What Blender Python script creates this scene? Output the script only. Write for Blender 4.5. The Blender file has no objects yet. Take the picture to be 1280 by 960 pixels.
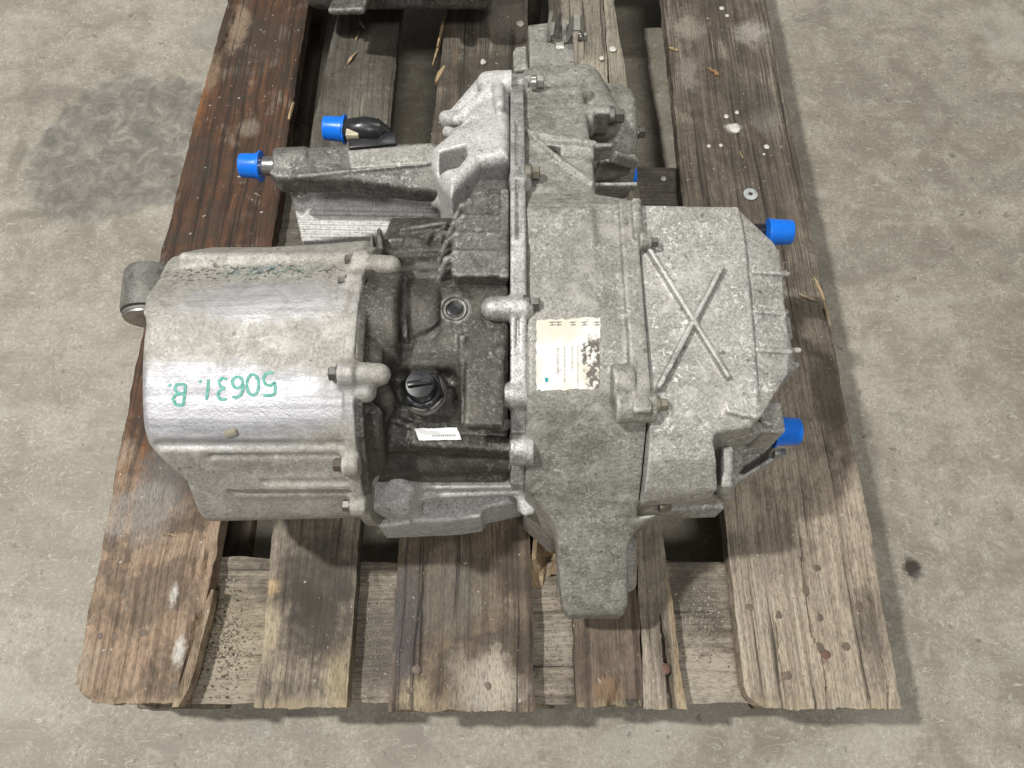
import bpy, bmesh, math, random
import numpy as np
from mathutils import Vector, Matrix, noise as mnoise
from mathutils.bvhtree import BVHTree

SC = bpy.context.scene
COL = SC.collection
random.seed(7); np.random.seed(7)

# ------------------------------------------------------------------ camera
F_PX, PITCH = 940.0, math.radians(66.2)
CAM = Vector((0.0245, -0.007, 0.935))
DECK = 0.144                                   # top of the pallet deck above the floor
cd = bpy.data.cameras.new('camera'); cam = bpy.data.objects.new('camera', cd); COL.objects.link(cam)
cd.sensor_width = 36.0; cd.lens = F_PX / 1280 * 36.0; cd.clip_start = 0.02; cd.clip_end = 100
cam.location = CAM; cam.rotation_euler = (math.pi/2 - PITCH, 0, 0)
SC.camera = cam
SC.cycles.max_bounces = 5; SC.cycles.diffuse_bounces = 3; SC.cycles.glossy_bounces = 3

# ------------------------------------------------------------------ light
w = bpy.data.worlds.new('World'); SC.world = w; w.use_nodes = True
bg = w.node_tree.nodes['Background']; bg.inputs[0].default_value = (1.0, 0.985, 0.955, 1); bg.inputs[1].default_value = 0.225
def area(name, loc, target, sx, sy, power, col=(1, 0.98, 0.94)):
    l = bpy.data.lights.new(name, 'AREA'); l.shape = 'RECTANGLE'; l.size = sx; l.size_y = sy; l.energy = power; l.color = col
    o = bpy.data.objects.new(name, l); COL.objects.link(o); o.location = loc
    o.rotation_euler = (Vector(target) - Vector(loc)).to_track_quat('-Z', 'Y').to_euler()
    return o
area('ceiling_lamp', (-1.75, 0.38, 3.6), (0, 0.4, 0.1), 0.11, 0.18, 142)
area('ceiling_lamp', (0.45, 2.6, 3.8), (0, 0.4, 0.1), 0.5, 0.3, 30)
area('ceiling_lamp', (0.5, -1.5, 3.9), (0, 0.4, 0.1), 1.0, 0.5, 58)

vs = SC.view_settings
vs.view_transform = 'Standard'; vs.look = 'None'; vs.exposure = -0.08; vs.gamma = 1.0; vs.use_curve_mapping = False

# ------------------------------------------------------------------ geometry helpers
SP, CP = math.sin(PITCH), math.cos(PITCH)
def ray(px, py):
    a, b = (px-640)/F_PX, (py-480)/F_PX
    return Vector((a, CP - b*SP, -SP - b*CP))
def P(px, py, h):
    """world point on the horizontal plane h metres above the deck seen at that pixel of the photograph"""
    d = ray(px, py); t = (CAM.z - DECK - h) / -d.z
    return Vector((CAM.x + d.x*t, CAM.y + d.y*t, DECK + h))
def PY(py, h): return P(640, py, h).y
def PX(px, py, h): return P(px, py, h).x

def mesh_obj(name, verts, faces, m, parent=None, smooth=False, label=None):
    me = bpy.data.meshes.new(name); me.from_pydata(verts, [], faces); me.update()
    o = bpy.data.objects.new(name, me); COL.objects.link(o)
    if m: me.materials.append(m)
    if smooth: me.shade_smooth()
    if parent: o.parent = parent; o.location = -parent.location if parent.type == 'EMPTY' else (0, 0, 0)
    if label: o['label'] = label
    return o
def bm_obj(name, bm, m, parent=None, smooth=False, label=None, auto=None):
    me = bpy.data.meshes.new(name); bm.to_mesh(me); bm.free()
    o = bpy.data.objects.new(name, me); COL.objects.link(o)
    if m: me.materials.append(m)
    if smooth:
        me.shade_smooth()
        if auto: me.set_sharp_from_angle(angle=math.radians(auto))
    if parent: o.parent = parent; o.location = -parent.location if parent.type == 'EMPTY' else (0, 0, 0)
    if label: o['label'] = label
    return o
def thing(name, label, cat, loc, group=None):
    o = bpy.data.objects.new(name, None); COL.objects.link(o); o.location = loc
    o.empty_display_size = 0.05
    o['label'] = label; o['category'] = cat
    if group: o['group'] = group
    return o
def tag(o, label, cat, group=None):
    o['label'] = label; o['category'] = cat
    if group: o['group'] = group
    return o

# ------------------------------------------------------------------ material helpers
class NT:
    def __init__(s, name):
        s.cache = {}
        s.m = bpy.data.materials.new(name); s.m.use_nodes = True
        s.t = s.m.node_tree; s.b = s.t.nodes['Principled BSDF']
        s.co = s.t.nodes.new('ShaderNodeTexCoord').outputs['Object']
    def n(s, typ, **kw):
        nd = s.t.nodes.new(typ)
        for k, v in kw.items(): setattr(nd, k, v)
        return nd
    def put(s, sock, v):
        if isinstance(v, bpy.types.NodeSocket): s.t.links.new(v, sock)
        else: sock.default_value = v
    def mapping(s, scale=(1,1,1), loc=(0,0,0), rot=(0,0,0), vec=None):
        nd = s.n('ShaderNodeMapping'); s.put(nd.inputs[0], vec or s.co)
        nd.inputs['Scale'].default_value = scale; nd.inputs['Location'].default_value = loc; nd.inputs['Rotation'].default_value = rot
        return nd.outputs[0]
    def noise(s, scale, detail=4, rough=.55, vec=None, dist=0.0):
        key = (scale, detail, rough, dist, vec.node.name if vec else None)
        if key not in s.cache: s.cache[key] = s._noise(scale, detail, rough, vec, dist)
        return s.cache[key]
    def _noise(s, scale, detail, rough, vec, dist):
        nd = s.n('ShaderNodeTexNoise'); s.put(nd.inputs['Vector'], vec or s.co)
        nd.inputs['Scale'].default_value = scale; nd.inputs['Detail'].default_value = detail
        nd.inputs['Roughness'].default_value = rough; nd.inputs['Distortion'].default_value = dist
        return nd.outputs[0]
    def voro(s, scale, feature='F1', vec=None):
        nd = s.n('ShaderNodeTexVoronoi', feature=feature); s.put(nd.inputs['Vector'], vec or s.co)
        nd.inputs['Scale'].default_value = scale
        return nd.outputs['Distance']
    def ramp(s, fac, a, b, c0=0.0, c1=1.0):
        nd = s.n('ShaderNodeMapRange'); nd.interpolation_type = 'SMOOTHSTEP'
        s.put(nd.inputs[0], fac)
        nd.inputs[1].default_value = a; nd.inputs[2].default_value = b
        nd.inputs[3].default_value = c0; nd.inputs[4].default_value = c1
        return nd.outputs[0]
    def math(s, op, a, b=0.0, clamp=False):
        nd = s.n('ShaderNodeMath', operation=op); nd.use_clamp = clamp
        s.put(nd.inputs[0], a); s.put(nd.inputs[1], b)
        return nd.outputs[0]
    def mul(s, a, b): return s.math('MULTIPLY', a, b)
    def mx(s, a, b): return s.math('MAXIMUM', a, b)
    def mix(s, fac, a, b):
        nd = s.n('ShaderNodeMix', data_type='RGBA')
        s.put(nd.inputs[0], fac)
        for i, v in ((6, a), (7, b)):
            if isinstance(v, bpy.types.NodeSocket): s.t.links.new(v, nd.inputs[i])
            else: nd.inputs[i].default_value = tuple(v)[:3] + (1,)
        return nd.outputs[2]
    def spot(s, c, r, soft=.6, warp=.4, nscale=30, squash=(1,1,1), rot=0.0):
        """mark with a ragged outline round the point c, 1 inside"""
        nd = s.n('ShaderNodeVectorMath', operation='SUBTRACT'); s.put(nd.inputs[0], s.co); nd.inputs[1].default_value = c
        v = s.mapping(scale=squash, rot=(0, 0, rot), vec=nd.outputs[0])
        ln = s.n('ShaderNodeVectorMath', operation='LENGTH'); s.put(ln.inputs[0], v)
        nscale = 12 if nscale < 20 else 45
        nz = s.math('SUBTRACT', s.noise(nscale, 4, .62), .5)
        n2 = s.math('SUBTRACT', s.noise(230, 3, .7), .5)
        d = s.math('ADD', s.math('ADD', ln.outputs['Value'], s.mul(nz, warp*r*2)), s.mul(n2, min(r, .02)*.8))
        return s.ramp(d, r*(1-soft), r, 1.0, 0.0)
    def warped(s):
        nd = s.n('ShaderNodeTexNoise'); s.put(nd.inputs['Vector'], s.co); nd.inputs['Scale'].default_value = 22; nd.inputs['Detail'].default_value = 3
        sb = s.n('ShaderNodeVectorMath', operation='SCALE'); s.put(sb.inputs[0], nd.outputs['Color']); sb.inputs['Scale'].default_value = .05
        ad = s.n('ShaderNodeVectorMath', operation='ADD'); s.put(ad.inputs[0], s.co); s.put(ad.inputs[1], sb.outputs[0])
        return ad.outputs[0]
    def bump(s, height, strength, dist=.001, prev=None):
        nd = s.n('ShaderNodeBump'); nd.inputs['Strength'].default_value = strength; nd.inputs['Distance'].default_value = dist
        s.put(nd.inputs['Height'], height)
        if prev: s.put(nd.inputs['Normal'], prev)
        return nd.outputs[0]
    def done(s, color, rough=.6, metal=0.0, normal=None, spec=None):
        if not isinstance(color, bpy.types.NodeSocket): color = tuple(color)[:3] + (1,)
        s.put(s.b.inputs['Base Color'], color); s.put(s.b.inputs['Roughness'], rough); s.put(s.b.inputs['Metallic'], metal)
        if normal: s.put(s.b.inputs['Normal'], normal)
        if spec is not None: s.b.inputs['Specular IOR Level'].default_value = spec
        return s.m

def plain(name, c, rough=.5, metal=0.0, spec=None):
    k = NT(name)
    n1 = k.noise(90, 4)
    col = k.mix(k.ramp(n1, .35, .7), [x*.78 for x in c], [min(1, x*1.12) for x in c])
    return k.done(col, k.ramp(k.noise(60, 4), .3, .7, rough-.08, rough+.1), metal, spec=spec)

def cast(name, lo, hi, fleck=(.66,.66,.64), fl=.5, dirt=(.06,.055,.045), dl=.45, rough=.5, metal=.4, bump=.5, extra=None, wear=.5, chalk=.28):
    """rough cast aluminium: mottled grey, pale oxide flecks and squiggles, brown dirt, edges worn bright"""
    k = NT(name)
    mid = k.noise(70, 5, .65, dist=.6); fine = k.noise(430, 3, .6); big = k.noise(13, 4, .6)
    col = k.mix(k.ramp(k.math('ADD', k.mul(big, .5), k.mul(mid, .5)), .37, .63), lo, hi)
    col = k.mix(k.ramp(fine, .34, .60, .42, 0.0), col, dirt)
    d = k.mul(k.ramp(mid, .50, .66), k.ramp(big, .44, .60))
    col = k.mix(k.mul(d, dl), col, dirt)
    sq = k.noise(255, 3, .62, vec=k.mapping(loc=(5,2,7)), dist=.9)
    f = k.mul(k.ramp(sq, .56, .625), k.ramp(k.noise(30, 3, .6), .38, .60))
    col = k.mix(k.mul(f, fl), col, fleck)
    f2 = k.ramp(fine, .63, .70)
    col = k.mix(k.mul(f2, fl*.5), col, fleck)
    pit = k.ramp(k.noise(150, 2, .5, vec=k.mapping(loc=(3,5,1))), .68, .735)
    col = k.mix(k.mul(pit, .55), col, (.035,.031,.025))
    ck = k.ramp(k.noise(42, 5, .7, vec=k.mapping(loc=(8,3,2)), dist=.7), .50, .64)
    col = k.mix(k.mul(ck, chalk), col, [min(.8, x*1.55) for x in hi])
    pt = k.n('ShaderNodeNewGeometry').outputs['Pointiness']
    wm = k.mul(k.ramp(pt, .512, .56), k.ramp(mid, .36, .58))
    col = k.mix(k.mul(wm, wear), col, fleck)
    rg = k.ramp(mid, .3, .7, rough-.08, rough+.16)
    if extra: col, rg, metal = extra(k, col, rg, metal)
    nb = k.bump(k.math('ADD', fine, k.mul(mid, 1.4)), bump, .0010)
    return k.done(col, rg, metal, nb)

# ------------------------------------------------------------------ signed-distance modelling (for the castings)
def smin(a, b, k):
    if k <= 0: return np.minimum(a, b)
    h = np.clip(.5 + .5*(b-a)/k, 0, 1)
    return b*(1-h) + a*h - k*h*(1-h)
class Vol:
    """a block of voxels (z measured from the deck); solids are added to it or cut out of it"""
    def __init__(s, x, y, z, h=.0016):
        s.h = h
        s.ax = [np.arange(a, b+h, h, dtype=np.float32) for a, b in (x, y, z)]
        s.f = np.full([len(a) for a in s.ax], .05, np.float32)
    def _sub(s, bb):
        if bb is None: return tuple(slice(0, len(a)) for a in s.ax)
        out = []
        for a, (lo, hi) in zip(s.ax, bb):
            i0 = max(0, int((lo-a[0])/s.h)); i1 = min(len(a), int((hi-a[0])/s.h)+2)
            out.append(slice(i0, max(i0, i1)))
        return tuple(out)
    def _do(s, fn, bb, pad, op):
        if bb is not None: bb = [(lo-pad, hi+pad) for lo, hi in bb]
        sl = s._sub(bb)
        if any(q.stop <= q.start for q in sl): return
        x, y, z = s.ax[0][sl[0]][:,None,None], s.ax[1][sl[1]][None,:,None], s.ax[2][sl[2]][None,None,:]
        s.f[sl] = op(s.f[sl], fn(x, y, z).astype(np.float32))
    def add(s, prim, k=.004):
        fn, bb = prim; s._do(fn, bb, k+.008, lambda a, b: smin(a, b, k)); return s
    def cut(s, prim, k=.003):
        fn, bb = prim; s._do(fn, bb, k+.008, lambda a, b: -smin(-a, b, k)); return s
    def keep(s, prim, k=.003):
        fn, bb = prim; s._do(fn, None, 0, lambda a, b: -smin(-a, -b, k)); return s
    def mesh(s, name, m, parent, label=None, wobble=.0):
        f = s.f
        for ax in range(3):
            sl = [slice(None)]*3
            for e in (0, -1):
                sl[ax] = e; f[tuple(sl)] = np.maximum(f[tuple(sl)], .002)
        ins = f < 0
        nx, ny, nz = f.shape
        corner = np.zeros((nx-1, ny-1, nz-1), np.uint8)
        offs = [(i,j,k) for i in (0,1) for j in (0,1) for k in (0,1)]
        for i,j,k in offs: corner += ins[i:nx-1+i, j:ny-1+j, k:nz-1+k]
        act = (corner > 0) & (corner < 8)
        ci = np.argwhere(act); n = len(ci)
        idx = np.full(act.shape, -1, np.int64); idx[act] = np.arange(n)
        vals = {o: f[ci[:,0]+o[0], ci[:,1]+o[1], ci[:,2]+o[2]] for o in offs}
        acc = np.zeros((n,3)); cnt = np.zeros(n)
        for o in offs:
            for ax in range(3):
                if o[ax] == 0:
                    q = list(o); q[ax] = 1; q = tuple(q)
                    a, b = vals[o], vals[q]
                    sel = (a < 0) != (b < 0)
                    t = a[sel]/(a[sel]-b[sel])
                    p = np.tile(np.array(o, float), (sel.sum(),1)); p[:,ax] += t
                    acc[sel] += p; cnt[sel] += 1
        v = (ci + acc/cnt[:,None])*s.h + np.array([a[0] for a in s.ax])
        v[:,2] += DECK
        faces = []
        for ax in range(3):
            u, w_ = (ax+1)%3, (ax+2)%3
            sa = [slice(None)]*3; sb = [slice(None)]*3
            sa[ax] = slice(0,-1); sb[ax] = slice(1,None)
            ch = ins[tuple(sa)] != ins[tuple(sb)]
            e = np.argwhere(ch)
            ok = (e[:,u] > 0) & (e[:,w_] > 0) & (e[:,u] < f.shape[u]-1) & (e[:,w_] < f.shape[w_]-1)
            e = e[ok]
            def cell(du, dw):
                c = e.copy(); c[:,u] -= du; c[:,w_] -= dw
                return idx[c[:,0], c[:,1], c[:,2]]
            q = np.stack([cell(1,1), cell(0,1), cell(0,0), cell(1,0)], 1)
            inside_first = ins[e[:,0], e[:,1], e[:,2]]
            q[~inside_first] = q[~inside_first][:, ::-1]
            faces.append(q)
        fc = np.concatenate(faces)
        me = bpy.data.meshes.new(name)
        me.vertices.add(n); me.vertices.foreach_set('co', v.astype(np.float32).ravel())
        me.loops.add(len(fc)*4); me.loops.foreach_set('vertex_index', fc.astype(np.int32).ravel())
        me.polygons.add(len(fc)); me.polygons.foreach_set('loop_start', np.arange(0, len(fc)*4, 4, dtype=np.int32))
        me.polygons.foreach_set('loop_total', np.full(len(fc), 4, np.int32))
        me.update(); me.validate()
        me.materials.append(m); me.shade_smooth()
        o = bpy.data.objects.new(name, me); COL.objects.link(o); o.parent = parent; o.location = -parent.location
        if label: o['label'] = label
        SURF.append(BVHTree.FromPolygons([tuple(p) for p in v.tolist()], fc.tolist()))
        return o
SURF = []
def hit(px, py, off=0.0):
    """first point of the castings along the line of sight through that pixel"""
    d = ray(px, py).normalized(); best = None
    for t in SURF:
        r = t.ray_cast(CAM, d)
        if r[0] is not None and (best is None or r[3] < best[2]): best = (r[0], r[1], r[3])
    if best is None: return P(px, py, .15), Vector((0,0,1))
    n = best[1] if best[1].dot(d) < 0 else -best[1]
    return best[0] + n*off, n

def L3(p): return (p.x, p.y, p.z-DECK)          # world vector -> voxel coordinates
def box(c, half, r=.003, rot=None):
    """rounded box; rot = 3x3 Matrix turning it"""
    hx, hy, hz = half; R = (sum(q*q for q in half))**.5
    if rot is None:
        def fn(x,y,z):
            qx, qy, qz = abs(x-c[0])-hx+r, abs(y-c[1])-hy+r, abs(z-c[2])-hz+r
            return np.sqrt(np.maximum(qx,0)**2+np.maximum(qy,0)**2+np.maximum(qz,0)**2)+np.minimum(np.maximum(qx,np.maximum(qy,qz)),0)-r
        return fn, [(c[i]-half[i], c[i]+half[i]) for i in range(3)]
    m = np.array(rot)
    def fn(x,y,z):
        dx, dy, dz = x-c[0], y-c[1], z-c[2]
        lx = dx*m[0,0]+dy*m[1,0]+dz*m[2,0]; ly = dx*m[0,1]+dy*m[1,1]+dz*m[2,1]; lz = dx*m[0,2]+dy*m[1,2]+dz*m[2,2]
        qx, qy, qz = abs(lx)-hx+r, abs(ly)-hy+r, abs(lz)-hz+r
        return np.sqrt(np.maximum(qx,0)**2+np.maximum(qy,0)**2+np.maximum(qz,0)**2)+np.minimum(np.maximum(qx,np.maximum(qy,qz)),0)-r
    return fn, [(q-R, q+R) for q in c]
def bar(a, b, wd, ht, r=.002, up=(0,0,1)):
    """rounded bar from a to b, wd wide and ht thick"""
    a, b = Vector(a), Vector(b); d = (b-a); L = d.length; d.normalize()
    s_ = d.cross(Vector(up)).normalized(); u = s_.cross(d)
    rot = Matrix((d, s_, u)).transposed()
    return box(tuple((a+b)/2), (L/2, wd/2, ht/2), r, rot)
def cap(a, b, ra, rb=None):
    """round-ended rod, radius ra at a and rb at b"""
    rb = ra if rb is None else rb
    ax, ay, az = a; dx, dy, dz = b[0]-a[0], b[1]-a[1], b[2]-a[2]; L2 = dx*dx+dy*dy+dz*dz
    def fn(x,y,z):
        px, py, pz = x-ax, y-ay, z-az
        t = np.clip((px*dx+py*dy+pz*dz)/L2, 0, 1)
        return np.sqrt((px-t*dx)**2+(py-t*dy)**2+(pz-t*dz)**2) - (ra+(rb-ra)*t)
    R = max(ra, rb)
    return fn, [(min(a[i],b[i])-R, max(a[i],b[i])+R) for i in range(3)]
def cyl(a, b, ra, rb=None, r=.002):
    """flat-ended rod"""
    rb = ra if rb is None else rb
    ax, ay, az = a; d = Vector(b)-Vector(a); L = d.length; d.normalize()
    def fn(x,y,z):
        px, py, pz = x-ax, y-ay, z-az
        t = px*d.x+py*d.y+pz*d.z
        rad = np.sqrt(np.maximum((px-t*d.x)**2+(py-t*d.y)**2+(pz-t*d.z)**2, 0))
        q1 = rad-(ra+(rb-ra)*np.clip(t/L,0,1))+r; q2 = np.maximum(-t, t-L)+r
        return np.sqrt(np.maximum(q1,0)**2+np.maximum(q2,0)**2)+np.minimum(np.maximum(q1,q2),0)-r
    R = max(ra, rb)
    return fn, [(min(a[i],b[i])-R, max(a[i],b[i])+R) for i in range(3)]
def ell(c, rad):
    def fn(x,y,z):
        k0 = np.sqrt(((x-c[0])/rad[0])**2+((y-c[1])/rad[1])**2+((z-c[2])/rad[2])**2)
        return (k0-1)*min(rad)
    return fn, [(c[i]-rad[i], c[i]+rad[i]) for i in range(3)]
def poly2(u, v, pts):
    d = np.full(np.broadcast(u, v).shape, 1e9, np.float32); sgn = np.ones(d.shape, np.float32)
    n = len(pts)
    for i in range(n):
        ax, ay = pts[i]; bx, by = pts[i-1]
        ex, ey = bx-ax, by-ay; wx, wy = u-ax, v-ay
        t = np.clip((wx*ex+wy*ey)/(ex*ex+ey*ey+1e-12), 0, 1)
        d = np.minimum(d, (wx-ex*t)**2+(wy-ey*t)**2)
        c1 = v >= ay; c2 = v < by; c3 = ex*wy > ey*wx
        flip = (c1 & c2 & c3) | (~c1 & ~c2 & ~c3)
        sgn = np.where(flip, -sgn, sgn)
    return sgn*np.sqrt(d)
def slab(d2, w_, r):
    q1, q2 = d2+r, w_+r
    return np.sqrt(np.maximum(q1,0)**2+np.maximum(q2,0)**2)+np.minimum(np.maximum(q1,q2),0)-r
def ext(axis, pts, lo, hi, r=.003):
    """polygon extruded along an axis: 0 = x (pts are y,z), 2 = z (pts are x,y); lo/hi may be planes f(u,v) for 2"""
    us = [p[0] for p in pts]; vs_ = [p[1] for p in pts]
    if axis == 0:
        def fn(x,y,z):
            d2 = poly2(y, z, pts); return slab(d2, np.maximum(lo-x, x-hi), r)
        return fn, [(lo,hi),(min(us),max(us)),(min(vs_),max(vs_))]
    def fn(x,y,z):
        d2 = poly2(x, y, pts)
        top = hi(x,y) if callable(hi) else hi
        return slab(d2, np.maximum(lo-z, (z-top)*(.8 if callable(hi) else 1)), r)
    zt = .3 if callable(hi) else hi
    return fn, [(min(us),max(us)),(min(vs_),max(vs_)),(lo,zt)]
def halfspace(p, n):
    n = Vector(n).normalized()
    return (lambda x,y,z: (x-p[0])*n.x+(y-p[1])*n.y+(z-p[2])*n.z), None

# ------------------------------------------------------------------ small-part helpers
def lathe(name, prof, pos, axis, m, parent, seg=28, smooth=True, label=None, auto=35, hexes=()):
    """turned part; prof = [(r, t)] along axis from pos; rings listed in hexes are six-sided"""
    axis = Vector(axis).normalized(); q = axis.to_track_quat('Z', 'Y')
    vv, ff = [], []
    for i, (r, t) in enumerate(prof):
        for k in range(seg):
            a = 2*math.pi*k/seg; rr = r
            if i in hexes:
                b = (a % (math.pi/3)) - math.pi/6; rr = r*math.cos(math.pi/6)/math.cos(b)
            vv.append(Vector(pos) + q @ Vector((rr*math.cos(a), rr*math.sin(a), t)))
    for i in range(len(prof)-1):
        for k in range(seg):
            k2 = (k+1) % seg
            ff.append((i*seg+k, i*seg+k2, (i+1)*seg+k2, (i+1)*seg+k))
    ff.append(tuple(range(seg))[::-1]); ff.append(tuple((len(prof)-1)*seg+k for k in range(seg)))
    o = mesh_obj(name, vv, ff, m, parent, smooth, label)
    if smooth: o.data.set_sharp_from_angle(angle=math.radians(auto))
    return o
def bolt(pos, axis, r, m, parent, L=None, label=None):
    L = L or r*1.1
    return lathe('bolt', [(r*1.25, -.004), (r*1.25, .0008), (r*1.18, .0016), (r, .0018), (r, L-.0008), (r*.86, L), (r*.5, L), (r*.42, L-.0012)],
                 pos, axis, m, parent, seg=24, hexes=(3,4,5), auto=25, label=label)
def tube(name, pts, rad, m, parent, seg=16, label=None):
    vv, ff = [], []; n = len(pts); pts = [Vector(p) for p in pts]
    rads = rad if isinstance(rad, (list, tuple)) else [rad]*n
    prev = None
    for i, p in enumerate(pts):
        t = (pts[min(i+1,n-1)]-pts[max(i-1,0)]).normalized()
        u = (t.cross(Vector((0,.3,1))) if prev is None else (prev - t*prev.dot(t))).normalized(); prev = u
        v = t.cross(u)
        for k in range(seg):
            a = 2*math.pi*k/seg; vv.append(p + (u*math.cos(a)+v*math.sin(a))*rads[i])
    for i in range(n-1):
        for k in range(seg):
            k2=(k+1)%seg; ff.append((i*seg+k, i*seg+k2, (i+1)*seg+k2, (i+1)*seg+k))
    ff.append(tuple(range(seg))[::-1]); ff.append(tuple((n-1)*seg+k for k in range(seg)))
    o = mesh_obj(name, vv, ff, m, parent, True, label); o.data.set_sharp_from_angle(angle=math.radians(40))
    return o
def chip_mesh(L, wd, th, rnd):
    wd *= .55; th *= .6
    """small ragged sliver along y"""
    n = 8; vv, ff = [], []
    for i in range(n):
        t = i/(n-1); s_ = rnd.uniform(.35,1.1)*min(1, .25+3*t)*min(1, .15+2.2*(1-t))
        y = (t-.5)*L; cx = rnd.uniform(-.15,.15)*wd; z0 = rnd.uniform(0,.4)*th
        for (sx, sz) in ((-1,0),(1,0),(.8,1),(-.7,1)):
            vv.append((cx+sx*wd/2*s_*rnd.uniform(.7,1.1), y+rnd.uniform(-.06,.06)*L, z0+sz*th*s_))
    for i in range(n-1):
        for k in range(4):
            k2=(k+1)%4; ff.append((i*4+k, i*4+k2, (i+1)*4+k2, (i+1)*4+k))
    ff.append((3,2,1,0)); ff.append(tuple((n-1)*4+k for k in range(4)))
    return vv, ff

# ================================================================== the floor
def floor_material():
    k = NT('concrete')
    big = k.noise(1.9, 4, .6); mid = k.noise(15, 6, .68, dist=.5); fine = k.noise(210, 3, .65)
    m2 = k.noise(38, 4, .66, vec=k.mapping(loc=(4,2,0)), dist=.8)
    col = k.mix(k.ramp(k.math('ADD', k.mul(big, .5), k.mul(mid, .5)), .38, .60), (.240,.216,.172), (.374,.345,.284))
    col = k.mix(k.ramp(m2, .52, .66, 0, .55), col, (.235,.215,.175))
    col = k.mix(k.ramp(m2, .45, .34, 0, .45), col, (.45,.425,.365))
    col = k.mix(k.ramp(fine, .36, .58, .36, 0), col, (.19,.172,.14))
    col = k.mix(k.ramp(fine, .60, .72, 0, .3), col, (.50,.475,.41))
    sm = k.noise(1, 4, .6, vec=k.mapping(scale=(2.2,6.5,1), rot=(0,0,.5)), dist=.8)
    col = k.mix(k.ramp(sm, .49, .63, 0, .45), col, (.205,.188,.155))
    col = k.mix(k.ramp(sm, .44, .34, 0, .4), col, (.42,.40,.345))
    # short pale fibrous scuffs
    rd = k.math('ABSOLUTE', k.math('SUBTRACT', k.noise(95, 2, .55, vec=k.mapping(loc=(2,8,0)), dist=1.1), .5))
    rd2 = k.math('ABSOLUTE', k.math('SUBTRACT', k.noise(1, 2, .5, vec=k.mapping(scale=(16,70,1), rot=(0,0,.6))), .5))
    msk = k.mul(k.ramp(rd, .0, .022, 1, 0), k.ramp(mid, .40, .54))
    msk2 = k.mul(k.ramp(rd2, .0, .008, 1, 0), k.ramp(mid, .50, .44))
    col = k.mix(k.mul(k.mx(msk, msk2), .62), col, (.56,.54,.47))
    # dark specks and pits
    sp = k.ramp(k.noise(62, 3, .6, vec=k.mapping(loc=(7,1,0))), .655, .70)
    col = k.mix(k.mul(sp, .55), col, (.12,.107,.085))
    # old oil stain beside the pallet, with worn-through veins in its middle
    c = P(158, 180, -DECK)
    st = k.spot((c.x, c.y, 0), .150, .14, .45, 9, squash=(.98, 1.0, 0), rot=-.5)
    c2 = P(105, 215, -DECK)
    st2 = k.spot((c2.x, c2.y, 0), .095, .3, .3, 12, squash=(1, .85, 0), rot=.4)
    st = k.mx(st, st2)
    vein = k.math('ABSOLUTE', k.math('SUBTRACT', k.noise(24, 2, .5, vec=k.mapping(loc=(1,3,0)), dist=.4), .5))
    c3 = P(185, 170, -DECK)
    core = k.spot((c3.x, c3.y, 0), .13, .6, .3, 12, squash=(1,1,0))
    wear = k.mul(k.mx(k.ramp(vein, .004, .022, 1, 0), k.ramp(m2, .42, .36)), k.mul(core, .45))
    rim = k.math('SUBTRACT', st, wear, True)
    col = k.mix(k.mul(rim, .60), col, k.mix(k.ramp(m2, .35, .62), (.20,.198,.178), (.085,.087,.085)))
    # brown trail left of the stain, little dark spot at the right
    for (px, py, r, sq, rt, a, cc) in ((22, 195, .05, (3.2, .8, 0), -.45, .5, (.15,.135,.11)), (40, 268, .02, (.8,2.4,0), 0, .5, (.16,.15,.12)),
                                       (1140, 711, .014, (1,.8,0), 0, .95, (.035,.03,.025)), (1148, 718, .012, (1,2,0), .5, .5, (.1,.09,.08)),
                                       (60, 118, .05, (.7,1.6,0), .4, .45, (.17,.155,.13)), (270, 40, .05, (.8,.9,0), .4, .55, (.26,.25,.23)),
                                       (1190, 195, .008, (1,1,0), 0, .7, (.13,.12,.1)), (1000, 25, .014, (1,2,0), .8, .5, (.14,.13,.11))):
        q = P(px, py, -DECK)
        col = k.mix(k.mul(k.spot((q.x, q.y, 0), r, .6, .45, 60, sq, rt), a), col, cc)
    # one long pale scratch across the far left corner
    b1 = k.bump(k.math('ADD', fine, m2), .25, .0008)
    return k.done(col, k.ramp(mid, .3, .7, .5, .72), 0, b1, spec=.35)
o = mesh_obj('floor', [(-4,-3,0),(4,-3,0),(4,6,0),(-4,6,0)], [(0,1,2,3)], floor_material())
o['kind'] = 'structure'

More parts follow.
